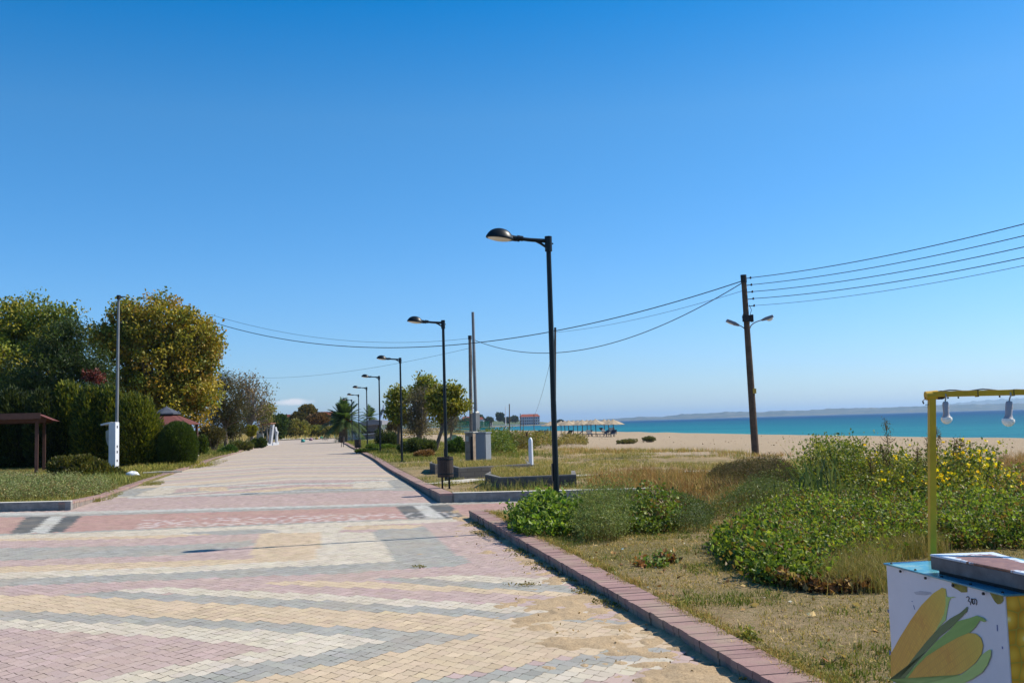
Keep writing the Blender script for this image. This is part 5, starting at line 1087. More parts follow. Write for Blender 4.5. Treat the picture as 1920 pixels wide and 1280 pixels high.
for sx in (.06,CW-.06):
    for by in (.14,CLN-.14):
        Rw=Matrix.Rotation(math.pi/2,3,'Y'); wz=Matrix.Rotation(math.atan2(ex.y,ex.x),3,'Z')
        b=MB(); b.lathe([(.02,-.02),(.12,-.022),(.14,-.015),(.14,.015),(.12,.022),(.02,.02)],20,cl(sx,by,.16),R=wz@Rw); b.build('wheel',M_blk,cart,smooth=True)
        b=MB(); b.box(cl(sx,by,.27),(.03,.03,.2)); b.build('leg',M_yel,cart)
M_sock=weathered('bulb_socket',(.36,.35,.38),.45,0,.3,.05,5); M_bulb=NT('bulb_glass'); setc(M_bulb.b,(.95,.90,.82),.3); M_bulb.b.inputs['Subsurface Weight'].default_value=.3; M_bulb.b.inputs['Subsurface Radius'].default_value=(.02,.02,.02); M_bulb=M_bulb.m
for (px,py,tilt,Y,s_,lb) in ((1772,742,0,4.69,.98,'white hanging light bulb nearest the yellow post'),(1893,740,.12,4.57,1.08,'white hanging light bulb at the right, tilted on its cord')):
    p=at(px,py,Y); r=thing('light_bulb',lb,'light bulb',p,group='bulbs hanging from the cart frame'); r.rotation_euler=(0,tilt,0); s=s_
    b=MB(); b.tube([(0,-.004,.012),(0,-.012,0),(0,0,-.02*s),(0,0,-.03*s)],.0035,6); b.build('cord',weathered('bulb_cord',(.35,.33,.3),.6),r,smooth=True)
    b=MB(); b.lathe([(.004*s,-.026*s),(.011*s,-.028*s),(.0145*s,-.036*s),(.0150*s,-.058*s),(.0142*s,-.0585*s),(.0148*s,-.060*s),(.0138*s,-.084*s),(.019*s,-.100*s),(.0245*s,-.105*s)],24); b.build('socket',M_sock,r,smooth=True)
    b=MB(); b.lathe([(.0246*s,-.103*s)]+[(.0262*s*math.cos(a),-.1095*s-.0262*s*math.sin(a)) for a in np.linspace(.1,1.54,9)],28); b.build('globe',M_bulb,r,smooth=True)
# =============================================================== LOW PLANTS, GRASS, LITTER
def vnoise(x,y,s,seed):
    r2=np.random.default_rng(seed); g=r2.random((64,64)); a=x/s+100; b=y/s+100; i=np.floor(a).astype(int); j=np.floor(b).astype(int); fa=a-i; fb=b-j; fa=fa*fa*(3-2*fa); fb=fb*fb*(3-2*fb)
    return (g[i%64,j%64]*(1-fa)+g[(i+1)%64,j%64]*fa)*(1-fb)+(g[i%64,(j+1)%64]*(1-fa)+g[(i+1)%64,(j+1)%64]*fa)*fb
def edged(poly,x,y):
    d=np.full(len(x),1e9); n=len(poly)
    for i in range(n):
        ax,ay=poly[i]; bx,by=poly[(i+1)%n]; L=(bx-ax)**2+(by-ay)**2+1e-9; t=np.clip(((x-ax)*(bx-ax)+(y-ay)*(by-ay))/L,0,1); d=np.minimum(d,np.hypot(x-ax-t*(bx-ax),y-ay-t*(by-ay)))
    return d
def pip(poly,x,y):
    r=np.zeros(len(x),bool); j=len(poly)-1
    for i in range(len(poly)):
        (xi,yi),(xj,yj)=poly[i],poly[j]; c=((yi>y)!=(yj>y))&(x<(xj-xi)*(y-yi)/(yj-yi+1e-12)+xi); r^=c; j=i
    return r
def scatter(poly,n,seed,dens=None,onpix=True):
    """random points on the ground inside an outline given by photo pixels or uv metres"""
    r2=np.random.default_rng(seed)
    if onpix: poly=[tuple(ground(*p)[:2]) for p in poly]
    else: poly=[xy(*p) for p in poly]
    xs=[p[0] for p in poly]; ys=[p[1] for p in poly]; out=[]; tot=0
    while tot<n:
        x=r2.uniform(min(xs),max(xs),n*2); y=r2.uniform(min(ys),max(ys),n*2); k=pip(poly,x,y); x,y=x[k],y[k]
        if dens is not None: k=r2.random(len(x))<dens(x,y); x,y=x[k],y[k]
        out.append(np.stack([x,y],1)); tot+=len(x)
        if len(out)>40: break
    P=np.concatenate(out)[:n]; u=P[:,0]*NN[0]+P[:,1]*NN[1]; v=P[:,0]*PP[0]+P[:,1]*PP[1]
    return P[:,0],P[:,1],Hg(u,v),u,v
def blades(x,y,z,h,w,col,r2,lean=.5,arch=.3):
    n=len(x); B=np.stack([x,y,z],1); az=r2.uniform(0,2*np.pi,n); L=h[:,None]; dr=np.stack([np.cos(az),np.sin(az),np.zeros(n)],1)
    ln=(lean*r2.random(n))[:,None]; fa=r2.uniform(0,2*np.pi,n); wv=np.stack([np.cos(fa),np.sin(fa),np.zeros(n)],1)*(w*r2.uniform(.6,1.3,n))[:,None]*.5
    up=np.array((0,0,1.)); mid=B+(up*.55+dr*ln*.35)*L; tip=B+(up*(1-arch*ln)+dr*ln*(1+arch))*L
    V=np.stack([B-wv,B+wv,mid+wv*.7,mid-wv*.7,tip],1).reshape(-1,3); i=np.arange(n)[:,None]*5
    T=np.concatenate([i+np.array([[0,1,2]]),i+np.array([[0,2,3]]),i+np.array([[3,2,4]])],0)
    return V,T,np.repeat(np.clip(col,.004,1),5,axis=0)
def grass(name,label,cat,poly,n,h,w,cols,seed,dens=None,onpix=True,lean=.6,tuft=6,spread=.05,mat=None,zoff=0,kind='stuff',var=.18):
    r2=np.random.default_rng(seed); x,y,z,u,v=scatter(poly,n//tuft,seed,dens,onpix); m=len(x); hh=r2.uniform(h[0],h[1],m); cc=pick(r2,cols,m,var)
    x=np.repeat(x,tuft)+r2.normal(0,spread,m*tuft); y=np.repeat(y,tuft)+r2.normal(0,spread,m*tuft); z=np.repeat(z,tuft)+zoff-.01; hh=np.repeat(hh,tuft)*r2.uniform(.5,1.15,m*tuft); cc=np.repeat(cc,tuft,axis=0)*r2.normal(1,.12,(m*tuft,1))
    V,T,c=blades(x,y,z,hh,w,cc,r2,lean); 
    if kind=='stuff':
        o=np_mesh(name,V,T,c,mat or M_dry); tag(o,label,cat,kind='stuff'); return o
    return V,T,c
def leafy(poly,n,h,size,cols,seed,stem=True,lump=.6,dens=None,onpix=True,aspect=1.25,top=.6,lumpamp=.7,flowers=None,stemcol=(.10,.09,.035),hfun=None,up=.35,edge=None):
    """leaves of low plants spread over an area, with thin stems; returns parts"""
    r2=np.random.default_rng(seed); x,y,z,u,v=scatter(poly,n,seed,dens,onpix); n=len(x)
    H=h*(1-lumpamp+lumpamp*1.6*vnoise(x,y,lump,seed)*(.5+vnoise(x,y,lump*.35,seed+1))); 
    if hfun is not None: H=H*hfun(x,y)
    if edge:
        pw=[tuple(ground(*p)[:2]) for p in poly] if onpix else [xy(*p) for p in poly]; H=H*np.clip(edged(pw,x,y)/(edge*(.5+vnoise(x,y,.4,seed+7))),.06,1)**.42
    f=np.where(r2.random(n)<top,r2.uniform(.75,1.05,n),r2.uniform(.05,.9,n)); P=np.stack([x,y,z+H*f],1)
    cc=pick(r2,cols,n,.17); parts=[leaf_tris(P,size*r2.uniform(.55,1.35,n),cc,r2,up,aspect,fold=.35)]
    if stem:
        k=r2.choice(n,n//16,replace=False); parts.append(blades(x[k],y[k],z[k]-.02,np.maximum(H[k]*1.05,.03),.008,pick(r2,[stemcol],len(k),.25),r2,.45))
    if flowers:
        k=r2.choice(n,flowers[0],replace=False); k=k[f[k]>.7] if len(k) else k; Pk=P[k]+np.array((0,0,.05))
        for _ in range(3): parts.append(leaf_tris(Pk,flowers[1],pick(r2,[flowers[2]],len(k),.1),r2,.5,1.1))
    return parts
def sprays(poly,ns,per,h,size,cols,seed,lean=.45,jit=.045,aspect=1.25,up=.25,dens=None,edge=.5,bare=.0,flowers=None,stemcol=(.09,.075,.03),low=.2,sw=.007,stiff=.5,onpix=True):
    """loose plants: many separate leaning stems of uneven height, leaves strung along each"""
    r2=np.random.default_rng(seed); x,y,z,u,v=scatter(poly,ns,seed,dens,onpix); pw=[tuple(ground(*p)[:2]) for p in poly] if onpix else [xy(*p) for p in poly]
    e=np.clip(edged(pw,x,y)/edge,.25,1)**.5; nz_=vnoise(x,y,.7,seed)*.6+vnoise(x,y,.22,seed+1)*.4; k=nz_>bare; x,y,z,e,nz_=x[k],y[k],z[k],e[k],nz_[k]; n=len(x)
    H=h*e*(.35+.95*nz_)*np.exp(r2.normal(0,.22,n)); H=np.minimum(H,1.12*h); az=r2.uniform(0,2*np.pi,n); ln=lean*r2.uniform(.1,1.3,n); dr=np.stack([np.cos(az),np.sin(az)],1)
    B=np.stack([x,y,z-.02],1); tip=B+np.stack([dr[:,0]*ln*H,dr[:,1]*ln*H,H],1); mid=B+(tip-B)*.5+np.stack([-dr[:,0]*.12*H,-dr[:,1]*.12*H,.06*H],1)
    f=(low+(1-low)*r2.random((n,per))**.75); f3=f[...,None]; P=B[:,None]*(1-f3)**2+mid[:,None]*2*f3*(1-f3)+tip[:,None]*f3**2; P=P.reshape(-1,3)+r2.normal(0,jit,(n*per,3))*np.array((1,1,.6)); P[:,2]=np.maximum(P[:,2],np.repeat(z,per)+.01)
    cc=np.repeat(pick(r2,cols,n,.2),per,axis=0)*r2.normal(1,.14,(n*per,1)); parts=[leaf_tris(P,size*r2.uniform(.45,1.4,n*per),np.clip(cc,.004,1),r2,up,aspect,fold=.35)]
    sc=pick(r2,[stemcol],n,.25); w3=np.stack([-dr[:,1],dr[:,0],np.zeros(n)],1)*sw*.5; V=np.stack([B-w3,B+w3,mid+w3*.8,mid-w3*.8,tip],1).reshape(-1,3); i=np.arange(n)[:,None]*5
    parts.append((V,np.concatenate([i+np.array([[0,1,2]]),i+np.array([[0,2,3]]),i+np.array([[3,2,4]])],0),np.repeat(sc,5,axis=0)))
    if flowers:
        k=r2.choice(n,min(flowers[0],n),replace=False); Pk=P.reshape(n,per,3)[k,0]*.3+tip[k]*.7+np.array((0,0,.03))
        for _ in range(4): parts.append(leaf_tris(Pk,flowers[1],pick(r2,[flowers[2]],len(k),.1),r2,.5,1.1))
    return parts
def stuff_mesh(name,label,cat,parts,mat=None):
    V,T,c=join(parts); o=np_mesh(name,V,T,c,mat or M_leaf); tag(o,label,cat,kind='stuff'); return o
def plant_thing(name,label,cat,parts,base,mat=None,stemparts=None,group=None):
    b=ground(*base); r=thing(name,label,cat,b,group=group); V,T,c=join(parts); np_mesh('leaves',V-np.array(b),T,c,mat or M_leaf,r)
    if stemparts: V,T,c=join(stemparts); np_mesh('stems',V-np.array(b),T,c,M_dry,r)
    return r
BR=[(.085,.135,.02),(.115,.165,.024),(.055,.09,.018),(.18,.21,.035),(.12,.16,.03),(.12,.08,.03)]
# big mass of trailing leafy weeds on the right
massp=[(1345,1030),(1390,1068),(1450,1098),(1530,1108),(1590,1088),(1640,1062),(1700,1040),(1800,1030),(2050,1032),(2050,935),(1900,930),(1700,925),(1560,925),(1440,940),(1400,985)]
stuff_mesh('ground_cover','mass of green trailing leafy weeds spreading behind the corn cart','ground cover',sprays(massp,8600,13,.33,.043,BR,301,lean=.8,jit=.05,bare=.30,stemcol=(.12,.08,.045))+leafy(massp,14000,.14,.05,BR+[(.2,.12,.06)],302,lump=.5,top=.4,edge=.4),M_gloss)
stuff_mesh('ground_cover','dead brown leaves and twigs under the front edge of the leafy weeds','ground cover',leafy([(1390,1070),(1470,1104),(1540,1114),(1640,1112),(1640,1085),(1540,1085),(1450,1075)],1900,.13,.06,[(.14,.07,.035),(.22,.13,.06),(.30,.22,.12),(.07,.035,.02)],303,stem=False,top=.2),M_dry)
# distinct bushes near the first lamp
def mound(name,label,cat,poly,base,n,h,size,cols,seed,mat=M_leaf,aspect=1.25,lump=.5,amp=.5,**k):
    b=[ground(*p) for p in poly]; cx=sum(p.x for p in b)/len(b); cy=sum(p.y for p in b)/len(b); R=max(math.hypot(p.x-cx,p.y-cy) for p in b)
    per=14 if aspect<3 else 34
    pr_=sprays(poly,max(8,n//per),per,h*1.12,size,cols,seed,edge=min(.45,R*.4),aspect=aspect,lean=.6,jit=.05 if R>.4 else .03,bare=.18 if R>.4 else 0,**k); return plant_thing(name,label,cat,pr_[:1]+pr_[2:],base,mat,[pr_[1]])
mound('leafy_bush','glossy bright green leafy bush at the foot of the nearest street lamp','bush',[(965,1000),(985,1008),(1050,1008),(1085,1000),(1085,975),(1060,962),(990,965),(965,980)],(1025,990),5600,.42,.066,[(.08,.14,.02),(.12,.19,.025),(.05,.09,.018),(.16,.22,.04)],311,M_gloss,lump=.35)
mound('feathery_bush','grey-green feathery bush right beside the glossy leafy bush','bush',[(1078,1008),(1100,1020),(1150,1018),(1180,1005),(1185,975),(1150,962),(1095,965)],(1130,1000),30000,.62,.034,[(.12,.17,.055),(.16,.20,.07),(.09,.13,.04),(.19,.21,.08)],312,aspect=4,lump=.5,amp=.35)
mound('leafy_bush','mid green bush between the feathery bush and the bare sand patch','bush',[(1175,1000),(1215,1004),(1262,998),(1275,975),(1250,955),(1190,958)],(1225,985),7500,.52,.05,BR,313,lump=.4)
mound('leafy_bush','grey-green spindly bush right of the mid green bush','bush',[(1262,1000),(1300,1004),(1332,995),(1330,970),(1290,962)],(1300,990),5200,.5,.03,[(.09,.12,.05),(.07,.10,.04)],314,aspect=3,lump=.3)
mound('leafy_weed','small leafy weed with brown dead leaves on the open dry grass','weed',[(1195,1062),(1240,1066),(1262,1056),(1240,1048),(1205,1050)],(1230,1058),420,.12,.05,[(.07,.12,.02),(.22,.10,.04),(.10,.14,.03)],315,lump=.2)
mound('leafy_bush','big leafy bush forming the left front corner of the weed mass','bush',[(1345,1032),(1375,1065),(1430,1095),(1510,1108),(1540,1080),(1500,1040),(1430,1010),(1360,1005)],(1440,1070),11000,.32,.056,BR,316,M_gloss,lump=.5)
mound('leafy_weed','small yellowish weed growing at the inner edge of the near kerb','weed',[(1395,1200),(1408,1206),(1420,1200),(1412,1192)],(1405,1200),130,.12,.03,[(.2,.2,.04),(.12,.14,.03)],317,lump=.1)
# tall grey-green and brown thickets behind
stuff_mesh('tall_weeds','grey-green feathery weeds in the middle of the right field','weeds',leafy([(1330,975),(1420,985),(1560,960),(1700,955),(1700,915),(1560,905),(1430,910),(1330,935)],42000,.42,.036,[(.10,.13,.05),(.075,.10,.035),(.13,.15,.06),(.09,.13,.03)],321,aspect=4,lump=1.0,lumpamp=.6,edge=.8))
stuff_mesh('tall_weeds','dark brown-grey tangled dry weeds left of the spiky reed plant','weeds',leafy([(1320,930),(1420,938),(1520,925),(1510,898),(1420,888),(1330,893)],30000,.5,.045,[(.10,.075,.05),(.075,.06,.04),(.13,.11,.07),(.08,.085,.04)],322,aspect=5,lump=1.4,lumpamp=.6,edge=1.4),M_dry)
grass('tall_grass','reddish brown and straw coloured tall dry grass behind the cross street kerb','dry grass',[(1110,945),(1250,975),(1330,970),(1420,930),(1330,893),(1200,888),(1110,900)],24000,(.12,.40),.010,[(.26,.15,.07),(.30,.21,.10),(.20,.10,.05),(.16,.15,.05),(.34,.26,.13)],323,lean=.5,tuft=7,spread=.09)
stuff_mesh('tall_weeds','green weeds in front of the reddish dry grass','weeds',leafy([(1110,962),(1180,975),(1330,985),(1345,960),(1250,945),(1130,935)],14000,.32,.04,[(.08,.12,.03),(.12,.14,.05),(.06,.09,.025)],324,aspect=2.5,lump=.6,edge=.5))
for i,(poly,base,n,h,cs,lb) in enumerate([
 ([(906,852),(964,852),(962,842),(908,842)],(935,847),7000,.95,[(.09,.13,.025),(.13,.16,.03),(.07,.11,.02)],'tall bright green weed bush right of the grey cabinet'),
 ([(950,846),(1000,844),(998,836),(952,837)],(975,841),5200,.8,[(.12,.10,.035),(.16,.14,.04),(.09,.11,.03)],'reddish green weed clump behind the white marker post'),
 ([(985,842),(1042,840),(1040,830),(988,831)],(1012,836),6000,.75,[(.17,.16,.045),(.13,.14,.035),(.2,.15,.06)],'yellowish green weed bank below the thatched umbrellas'),
 ([(1046,838),(1100,836),(1096,828),(1048,829)],(1070,833),4200,.6,[(.15,.14,.045),(.2,.16,.06)],'low olive weed bank right of the nearest lamp pole')]):
    mound('weed_bush',lb,'bush',poly,base,n,h,.11,cs,380+i*3,aspect=2)
# yellow flowered plants
ys=[(.16,.18,.03),(.10,.14,.025),(.20,.20,.04),(.07,.10,.02)]
for i,(poly,base,h,n,fl,lb) in enumerate([
 ([(1500,935),(1580,945),(1640,938),(1640,905),(1580,898),(1510,905)],(1575,925),.88,13000,0,'tall yellow-green leafy shrub rising left of the yellow post'),
 ([(1630,945),(1690,952),(1745,950),(1745,912),(1690,905),(1635,910)],(1690,930),.74,11000,80,'shrub with scattered yellow flowers just left of the yellow post'),
 ([(1745,955),(1810,960),(1870,955),(1872,915),(1810,905),(1748,910)],(1810,935),.74,12000,240,'shrub densely covered in yellow flowers right of the yellow post'),
 ([(1860,965),(1930,975),(2010,965),(2010,915),(1930,905),(1865,915)],(1930,940),.5,9000,60,'low flowering shrub at the right frame edge with reddish stems')]):
    mound('flowering_shrub',lb,'shrub',poly,base,n,h,.058,ys if i<3 else ys+[(.18,.09,.04),(.22,.14,.07)],331+i,lump=.55,amp=.55,flowers=(fl,.052,(.80,.52,.012)) if fl else None,aspect=1.6)
# spiky reed plant
def spiky(label,base,n,h,w,cols,seed,lean=.35,name='spiky_plant',cat='plant',group=None,mat=None,spread=.12):
    r2=np.random.default_rng(seed); b=ground(*base); x=b.x+r2.normal(0,spread,n); y=b.y+r2.normal(0,spread,n); V,T,c=blades(x,y,np.full(n,b.z-.03),r2.uniform(.45,1,n)*h,w,pick(r2,cols,n,.15),r2,lean)
    r=thing(name,label,cat,b,group=group); np_mesh('leaves',V-np.array(b),T,c,mat or M_gloss,r); return r
spiky('upright spiky dark green leaf clump left of the yellow-flowered shrubs',(1533,952),52,1.15,.045,[(.06,.09,.04),(.09,.12,.06),(.045,.07,.03)],341,.35,spread=.16)
spiky('low spiky leaf clump right beside the taller spiky one',(1560,955),30,.75,.035,[(.09,.11,.05),(.12,.13,.06)],342,.6,spread=.15)
# tall dry stalks with side twigs
def stalk(label,base,top,seed,tw=9,col=(.11,.075,.045),w=.012,seeds=True,name='dry_stalk'):
    r2=np.random.default_rng(seed); b=ground(*base); t=at(top[0],top[1],b.y)-b; r=thing(name,label,'dry plant',b,group='tall dry stalks above the weeds'); m=MB()
    pts=bez(Vector((0,0,-.05)),t*.5+Vector((r2.normal(0,.06),r2.normal(0,.05),0)),t,8); m.tube(pts,list(np.linspace(w,w*.35,8)),5)
    for k in range(tw):
        p=pts[2+k%5]; q=p+Vector((r2.normal(0,.13),r2.normal(0,.08),r2.uniform(.12,.35)*t.length*.5)); m.tube([p,p.lerp(q,.6)+Vector((0,0,-.02)),q],[w*.5,w*.4,w*.2],4,False)
    m.build('stem',weathered('stalk_%d'%seed,col,.9,0,.05),r)
    if seeds:
        n=260; f=r2.random(n)**.6; P=np.array([tuple(t*float(.35+.65*a)) for a in f])+r2.normal(0,.035,(n,3)); V,T,c=leaf_tris(P,.03,pick(r2,[col,(.16,.12,.06)],n,.2),r2,.3,2); np_mesh('seed_heads',V,T,c,M_dry,r)
for i,(bx_,tx,ty,lb,g_) in enumerate([(1678,1661,786,'tallest dark dry stalk, leaning left against the sea',0),(1690,1650,832,'dry stalk leaning far left beside the tallest one',0),(1712,1722,838,'slim curved dry stalk just left of the yellow post',0),(1735,1741,820,'dark dry stalk hidden close to the yellow post',0),(1760,1757,800,'forked dry stalk just right of the yellow post',0),(1790,1790,822,'upright dry stalk right of the forked one',0),(1800,1802,826,'thin dry stalk between the yellow-flowered shrub tops',0),(1640,1632,858,'short dry twig on the top of the yellow-green shrub',0)]):
    stalk(lb,(bx_,940),(tx,ty),350+i,12 if i in(0,4) else 6)
for i,(bx_,tx,ty,lb) in enumerate([(1815,1820,832,'tall green leafy spike left among three behind the yellow flowers'),(1835,1839,838,'middle green leafy spike behind the yellow flowers'),(1850,1858,852,'right leaning green leafy spike behind the yellow flowers'),(1862,1874,864,'rightmost short green leafy spike behind the yellow flowers')]):
    r2=np.random.default_rng(370+i); b=ground(bx_,938); t=at(tx,ty,b.y)-b; r=thing('leafy_spike',lb,'plant',b,group='green spikes behind the yellow flowers'); MB().tube([Vector((0,0,-.05)),t*.5,t],[.012,.01,.004],5).build('stem',M_bark,r)
    n=150; f=r2.random(n); P=np.array([tuple(t*float(.3+.7*a)) for a in f])+r2.normal(0,.03,(n,3))*(1.05-f[:,None]); V,T,c=leaf_tris(P,.042,pick(r2,[(.09,.14,.03),(.12,.17,.04)],n,.2),r2,.7,2.2); np_mesh('leaves',V,T,c,M_leaf,r)
stalk('spindly green weed standing before the dark tangled weeds',(1450,965),(1452,902),361,8,(.07,.10,.03),.01,False,'tall_weed')
grass('tall_grass','pale dry feathery grass tufts behind the left side of the cart','dry grass',[(1550,1108),(1665,1112),(1665,1052),(1760,1040),(1760,1022),(1620,1035),(1560,1070)],22000,(.08,.30),.006,[(.18,.17,.06),(.22,.18,.08),(.13,.14,.04),(.26,.20,.10)],381,lean=.6,tuft=8,spread=.06)
grass('tall_grass','reddish dry grass at the right frame edge behind the flowers','dry grass',[(1870,905),(1990,925),(2050,905),(2050,878),(1930,872),(1865,885)],12000,(.2,.6),.010,[(.28,.16,.09),(.34,.25,.13),(.2,.12,.06)],382,lean=.7,tuft=7,spread=.1)
# short grass of the near verge
def dn(s,seed,lo,hi,edge=None):
    return lambda x,y: np.clip((vnoise(x,y,s,seed)*.6+vnoise(x,y,s*.3,seed+9)*.4-lo)/(hi-lo),0,1)
near=[(2.84,2.5),(7,2.5),(10,8),(14,18),(12,22),(2.84,16.8)]
grass('dry_grass','short straw coloured dry grass covering the near verge inside the kerb','grass',near,190000,(.018,.055),.0085,[(.34,.26,.12),(.28,.22,.09),(.22,.19,.07),(.40,.31,.17)],401,dn(.8,401,.15,.55),False,.9,5,.04)
grass('green_grass','low green grass patches between the dry grass of the near verge','grass',near,120000,(.02,.075),.009,[(.10,.13,.03),(.14,.16,.04),(.08,.11,.025)],402,dn(.6,402,.42,.66),False,.8,7,.045)
grass('dry_grass','straw and green grass around the block planters past the cross street','grass',[(2.8,20.9),(12,17.5),(17,22),(15.5,34),(11.5,45),(8.5,62),(2.9,62)],80000,(.05,.17),.009,[(.34,.27,.12),(.26,.24,.09),(.17,.18,.055),(.12,.15,.04),(.38,.28,.15)],403,dn(1.8,403,.42,.62),False,.7,6,.08)
grass('dry_grass','thin yellowish beach grass along the edge of the sand','grass',[(10.5,44),(13,32),(19,24),(20.5,28),(17,42),(12.5,58),(10,60)],11000,(.08,.28),.012,[(.36,.27,.13),(.25,.22,.08),(.15,.17,.05),(.30,.17,.08)],404,dn(3.0,404,.5,.7),False,.7,8,.14)
grass('green_grass','green grass along the right kerb toward the distant lamps','grass',[(2.8,40),(10,40),(10,110),(3,110)],44000,(.08,.25),.02,[(.12,.15,.035),(.09,.12,.03),(.2,.19,.06)],405,dn(3.0,405,.3,.6),False,.6,7,.15)
grass('green_grass','mown green and yellow grass of the left lawn in front of the hedge','grass',[(-5.55,23.2),(-14,25.6),(-17,40),(-16,60),(-9,75),(-5.6,75)],90000,(.04,.13),.010,[(.12,.14,.035),(.19,.18,.06),(.28,.23,.10),(.09,.12,.03),(.24,.19,.09)],406,dn(1.5,406,.05,.4),False,.7,6,.08)
grass('green_grass','uneven green and straw grass strip right inside the left kerb','grass',[(-5.57,23.3),(-9,24.2),(-11,45),(-5.57,50)],80000,(.05,.15),.010,[(.14,.15,.04),(.2,.19,.06),(.28,.24,.10),(.11,.13,.03)],416,dn(1.0,416,.2,.5),False,.7,6,.07)
grass('green_grass','rough grass beside the left path edge farther along','grass',[(-5.5,60),(-12,60),(-14,120),(-5.8,120)],22000,(.1,.3),.03,[(.12,.14,.035),(.2,.19,.07),(.09,.11,.03)],407,None,False,.6,7,.15)
stuff_mesh('weed_bed','grey-green bed of low weeds behind the left kerb end','weeds',sprays([(-120,948),(0,943),(120,937),(205,925),(225,916),(150,910),(0,905),(-120,908)],3600,14,.42,.045,[(.18,.21,.10),(.13,.17,.06),(.22,.24,.13),(.10,.13,.045),(.2,.16,.08)],408,lean=.5,jit=.05,aspect=2,bare=.25))
grass('tall_grass','tufts of green grass poking up at the foot of the olive bush','grass',[(110,912),(240,908),(245,898),(110,902)],2200,(.12,.4),.02,[(.14,.17,.05),(.2,.2,.08)],409,lean=.5,tuft=9,spread=.1)
grass('tall_grass','yellow green grass along the foot of the left hedge','grass',[(240,888),(380,874),(400,868),(330,868),(240,880)],5000,(.1,.3),.025,[(.2,.2,.05),(.14,.15,.04),(.26,.22,.08)],410,lean=.6,tuft=8,spread=.12)
grass('dry_grass','dry grass and soil crumbs leaning over the inner edge of the near kerb','grass',[(2.77,2.5),(2.93,2.5),(2.93,16.7),(2.77,16.7)],16000,(.03,.09),.006,[(.34,.27,.12),(.22,.20,.07),(.14,.15,.04),(.28,.18,.08)],440,dn(.5,440,.3,.6),False,1.2,6,.03)
# grass on the planters
V=[];parts=[]
for k,(poly,zt_) in enumerate(planters):
    r2=np.random.default_rng(420+k); pl=[(p.x,p.y) for p in poly]; xs_=[p[0] for p in pl]; ys_=[p[1] for p in pl]; n=9000; x=r2.uniform(min(xs_),max(xs_),n); y=r2.uniform(min(ys_),max(ys_),n); kk=pip(pl,x,y); x,y=x[kk],y[kk]; n=len(x)
    parts.append(blades(x,y,np.full(n,zt_),r2.uniform(.04,.16,n)*(.6+vnoise(x,y,.8,3)),.009,pick(r2,[(.26,.23,.09),(.16,.17,.05),(.34,.26,.13)],n,.2),r2,.7))
stuff_mesh('planter_grass','short dry grass growing on top of the block planters','grass',parts,M_dry)
grass('tall_grass','weeds growing against the walls of the block planters','weeds',[(905,921),(1085,918),(1085,910),(905,912)],1600,(.08,.32),.012,[(.12,.15,.05),(.2,.18,.09)],430,dn(.5,430,.5,.6),lean=.5,tuft=9,spread=.07)
# far field straw grass and bay scrub
grass('dry_grass','straw coloured field grass beyond the end of the paving','grass',[(-40,150),(30,150),(45,330),(-90,330)],30000,(.3,.9),.10,[(.30,.24,.11),(.2,.19,.07),(.38,.29,.15)],431,dn(12,431,.3,.6),False,.6,6,.5)
# weeds creeping from the kerb over the pavers
def creep(name,label,polys,seed,n,h=(.006,.022),cols=[(.12,.12,.04),(.18,.15,.07),(.09,.10,.03),(.26,.19,.11)]):
    parts=[]
    for i,pl in enumerate(polys):
        r2=np.random.default_rng(seed+i); P=[flat(*p) for p in pl]; pl2=[(p.x,p.y) for p in P]; xs_=[p[0] for p in pl2]; ys_=[p[1] for p in pl2]; m=n*6; x=r2.uniform(min(xs_),max(xs_),m); y=r2.uniform(min(ys_),max(ys_),m); k=pip(pl2,x,y)&(vnoise(x,y,.18,seed+i)+.35*r2.random(m)>.62); nn_=int(min(n,(max(xs_)-min(xs_))*(max(ys_)-min(ys_))*420+25)); x,y=x[k][:nn_],y[k][:nn_]; q=len(x)
        if q==0: continue
        z=Hp(y)+.01; ed=.5+.8*vnoise(x,y,.25,seed+50+i)
        parts.append(blades(x,y,z,r2.uniform(*h,q)*ed,.006,pick(r2,cols,q,.2),r2,1.2)); parts.append(leaf_tris(np.stack([x,y,z+r2.uniform(0,.012,q)*ed],1),.022*r2.uniform(.5,1.4,q),pick(r2,cols,q,.22),r2,.1,1.4))
    o=stuff_mesh(name,label,'weeds',parts,M_dry)
creep('kerb_weeds','low weeds and leaf litter creeping from the kerb onto the pavers',[
 [(1070,1105),(1090,1125),(1140,1140),(1200,1152),(1228,1150),(1215,1125),(1150,1095),(1110,1078),(1050,1072),(1090,1090)],[(1030,1078),(1060,1092),(1100,1092),(1110,1075),(1075,1066)],[(955,1042),(985,1047),(1012,1043),(1005,1034),(975,1034)],[(940,1034),(962,1038),(998,1034),(985,1027)],[(880,998),(905,1008),(950,1012),(968,1008),(955,992),(915,983)],[(870,985),(900,990),(925,985),(905,976)],[(985,1058),(1010,1061),(1035,1058),(1020,1054)],[(990,1066),(1005,1071),(1055,1070),(1040,1062)],[(1375,1282),(1400,1268),(1440,1262),(1450,1285)],[(768,1062),(785,1067),(805,1064),(790,1061)],[(940,1097),(980,1101),(1015,1098),(985,1094)],[(715,868),(745,872),(760,877),(735,876)]],500,800)
creep('kerb_weeds','weeds along the low left kerb of the promenade',[[(150,938),(172,944),(205,940),(235,926),(215,922),(180,929)],[(345,882),(400,880),(430,868),(400,866)],[(150,944),(190,942),(180,936)],[(262,914),(300,912),(310,908),(280,908)]],540,900,(.05,.14),[(.14,.16,.05),(.2,.17,.08)])
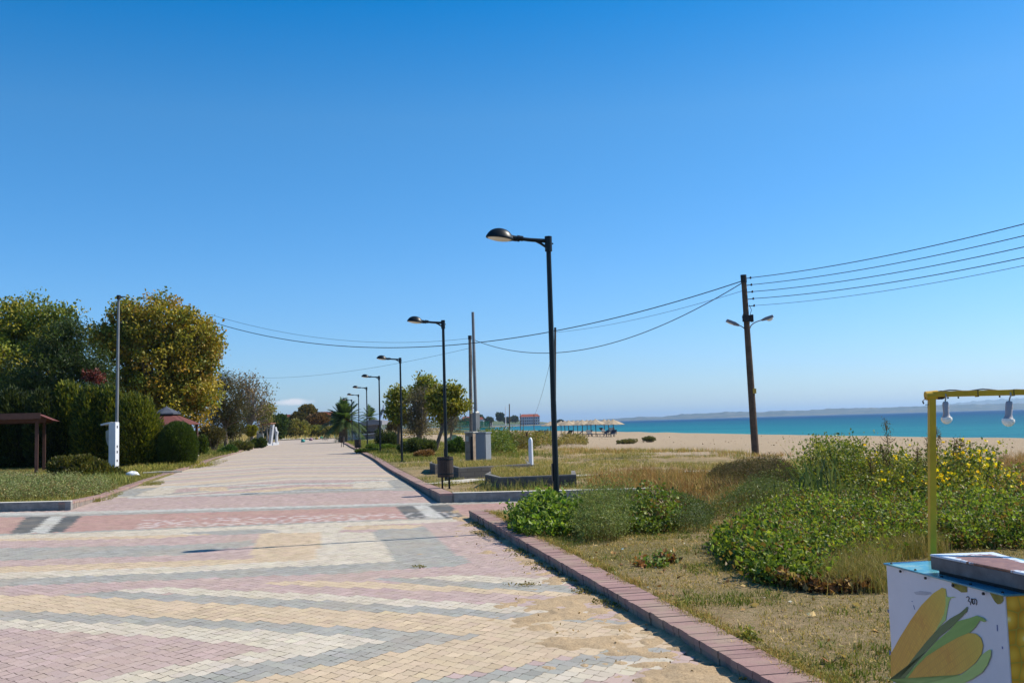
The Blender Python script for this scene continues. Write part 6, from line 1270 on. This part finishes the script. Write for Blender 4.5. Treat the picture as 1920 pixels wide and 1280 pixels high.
creep('kerb_weeds','weeds along the foot of the right kerb beyond the cross street',[[(770,905),(800,918),(812,922),(800,905),(770,893),(740,882)],[(690,858),(720,872),(750,884),(745,878),(715,862)],[(640,838),(660,848),(672,852),(660,843)],[(800,915),(818,925),(822,920),(805,908)]],560,700,(.04,.12),[(.14,.15,.05),(.22,.17,.09)])
# scattered litter: dry leaves, stones and shells
def litter(name,label,poly,n,size,cols,seed,onpix=False,flatten=.4,path=False):
    r2=np.random.default_rng(seed); x,y,z,u,v=scatter(poly,n,seed,None,onpix); n=len(x)
    if path: z=Hp(v)+.004
    P=np.stack([x,y,z+.012],1); d=rand_unit(r2,n); d[:,2]*=.25; V,T,c=leaf_tris(P,size*r2.uniform(.4,1.5,n),pick(r2,cols,n,.2),r2,0,1.3,d); o=np_mesh(name,V,T,c,M_dry); tag(o,label,'litter',kind='stuff')
litter('leaf_litter','dry brown and pale leaves scattered over the near verge',near,1500,.05,[(.30,.19,.09),(.42,.32,.18),(.18,.10,.05),(.12,.06,.035)],601)
litter('leaf_litter','dry leaves and bits of twig lying on the pavers near the kerb',[(1.5,4.5),(2.5,4.5),(2.5,16),(2.0,16)],160,.02,[(.16,.11,.06),(.25,.18,.10),(.3,.22,.13)],602,path=True)
litter('pebbles','pale pebbles and shell bits strewn over the near verge',near,500,.028,[(.6,.56,.5),(.7,.68,.64),(.45,.4,.35)],603)
litter('leaf_litter','dark seaweed scraps and driftwood bits on the beach sand',[(22,30),(50,15),(50,110),(26,110)],450,.10,[(.12,.09,.06),(.2,.15,.1)],604)
r2=np.random.default_rng(9)
# air: pale haze round the whole scene, sky outside
b=MB(); b.box((0,9000,99),(60000,40000,204)); hz=b.build('haze',None); hm=bpy.data.materials.new('haze'); hm.use_nodes=True; hm.node_tree.nodes.clear(); ho=hm.node_tree.nodes.new('ShaderNodeOutputMaterial'); hv=hm.node_tree.nodes.new('ShaderNodeVolumePrincipled'); hv.inputs['Color'].default_value=(.52,.74,1,1); hv.inputs['Density'].default_value=.000075; hv.inputs['Anisotropy'].default_value=.3; hm.node_tree.links.new(hv.outputs[0],ho.inputs['Volume']); hz.data.materials.append(hm); tag(hz,kind='stuff')
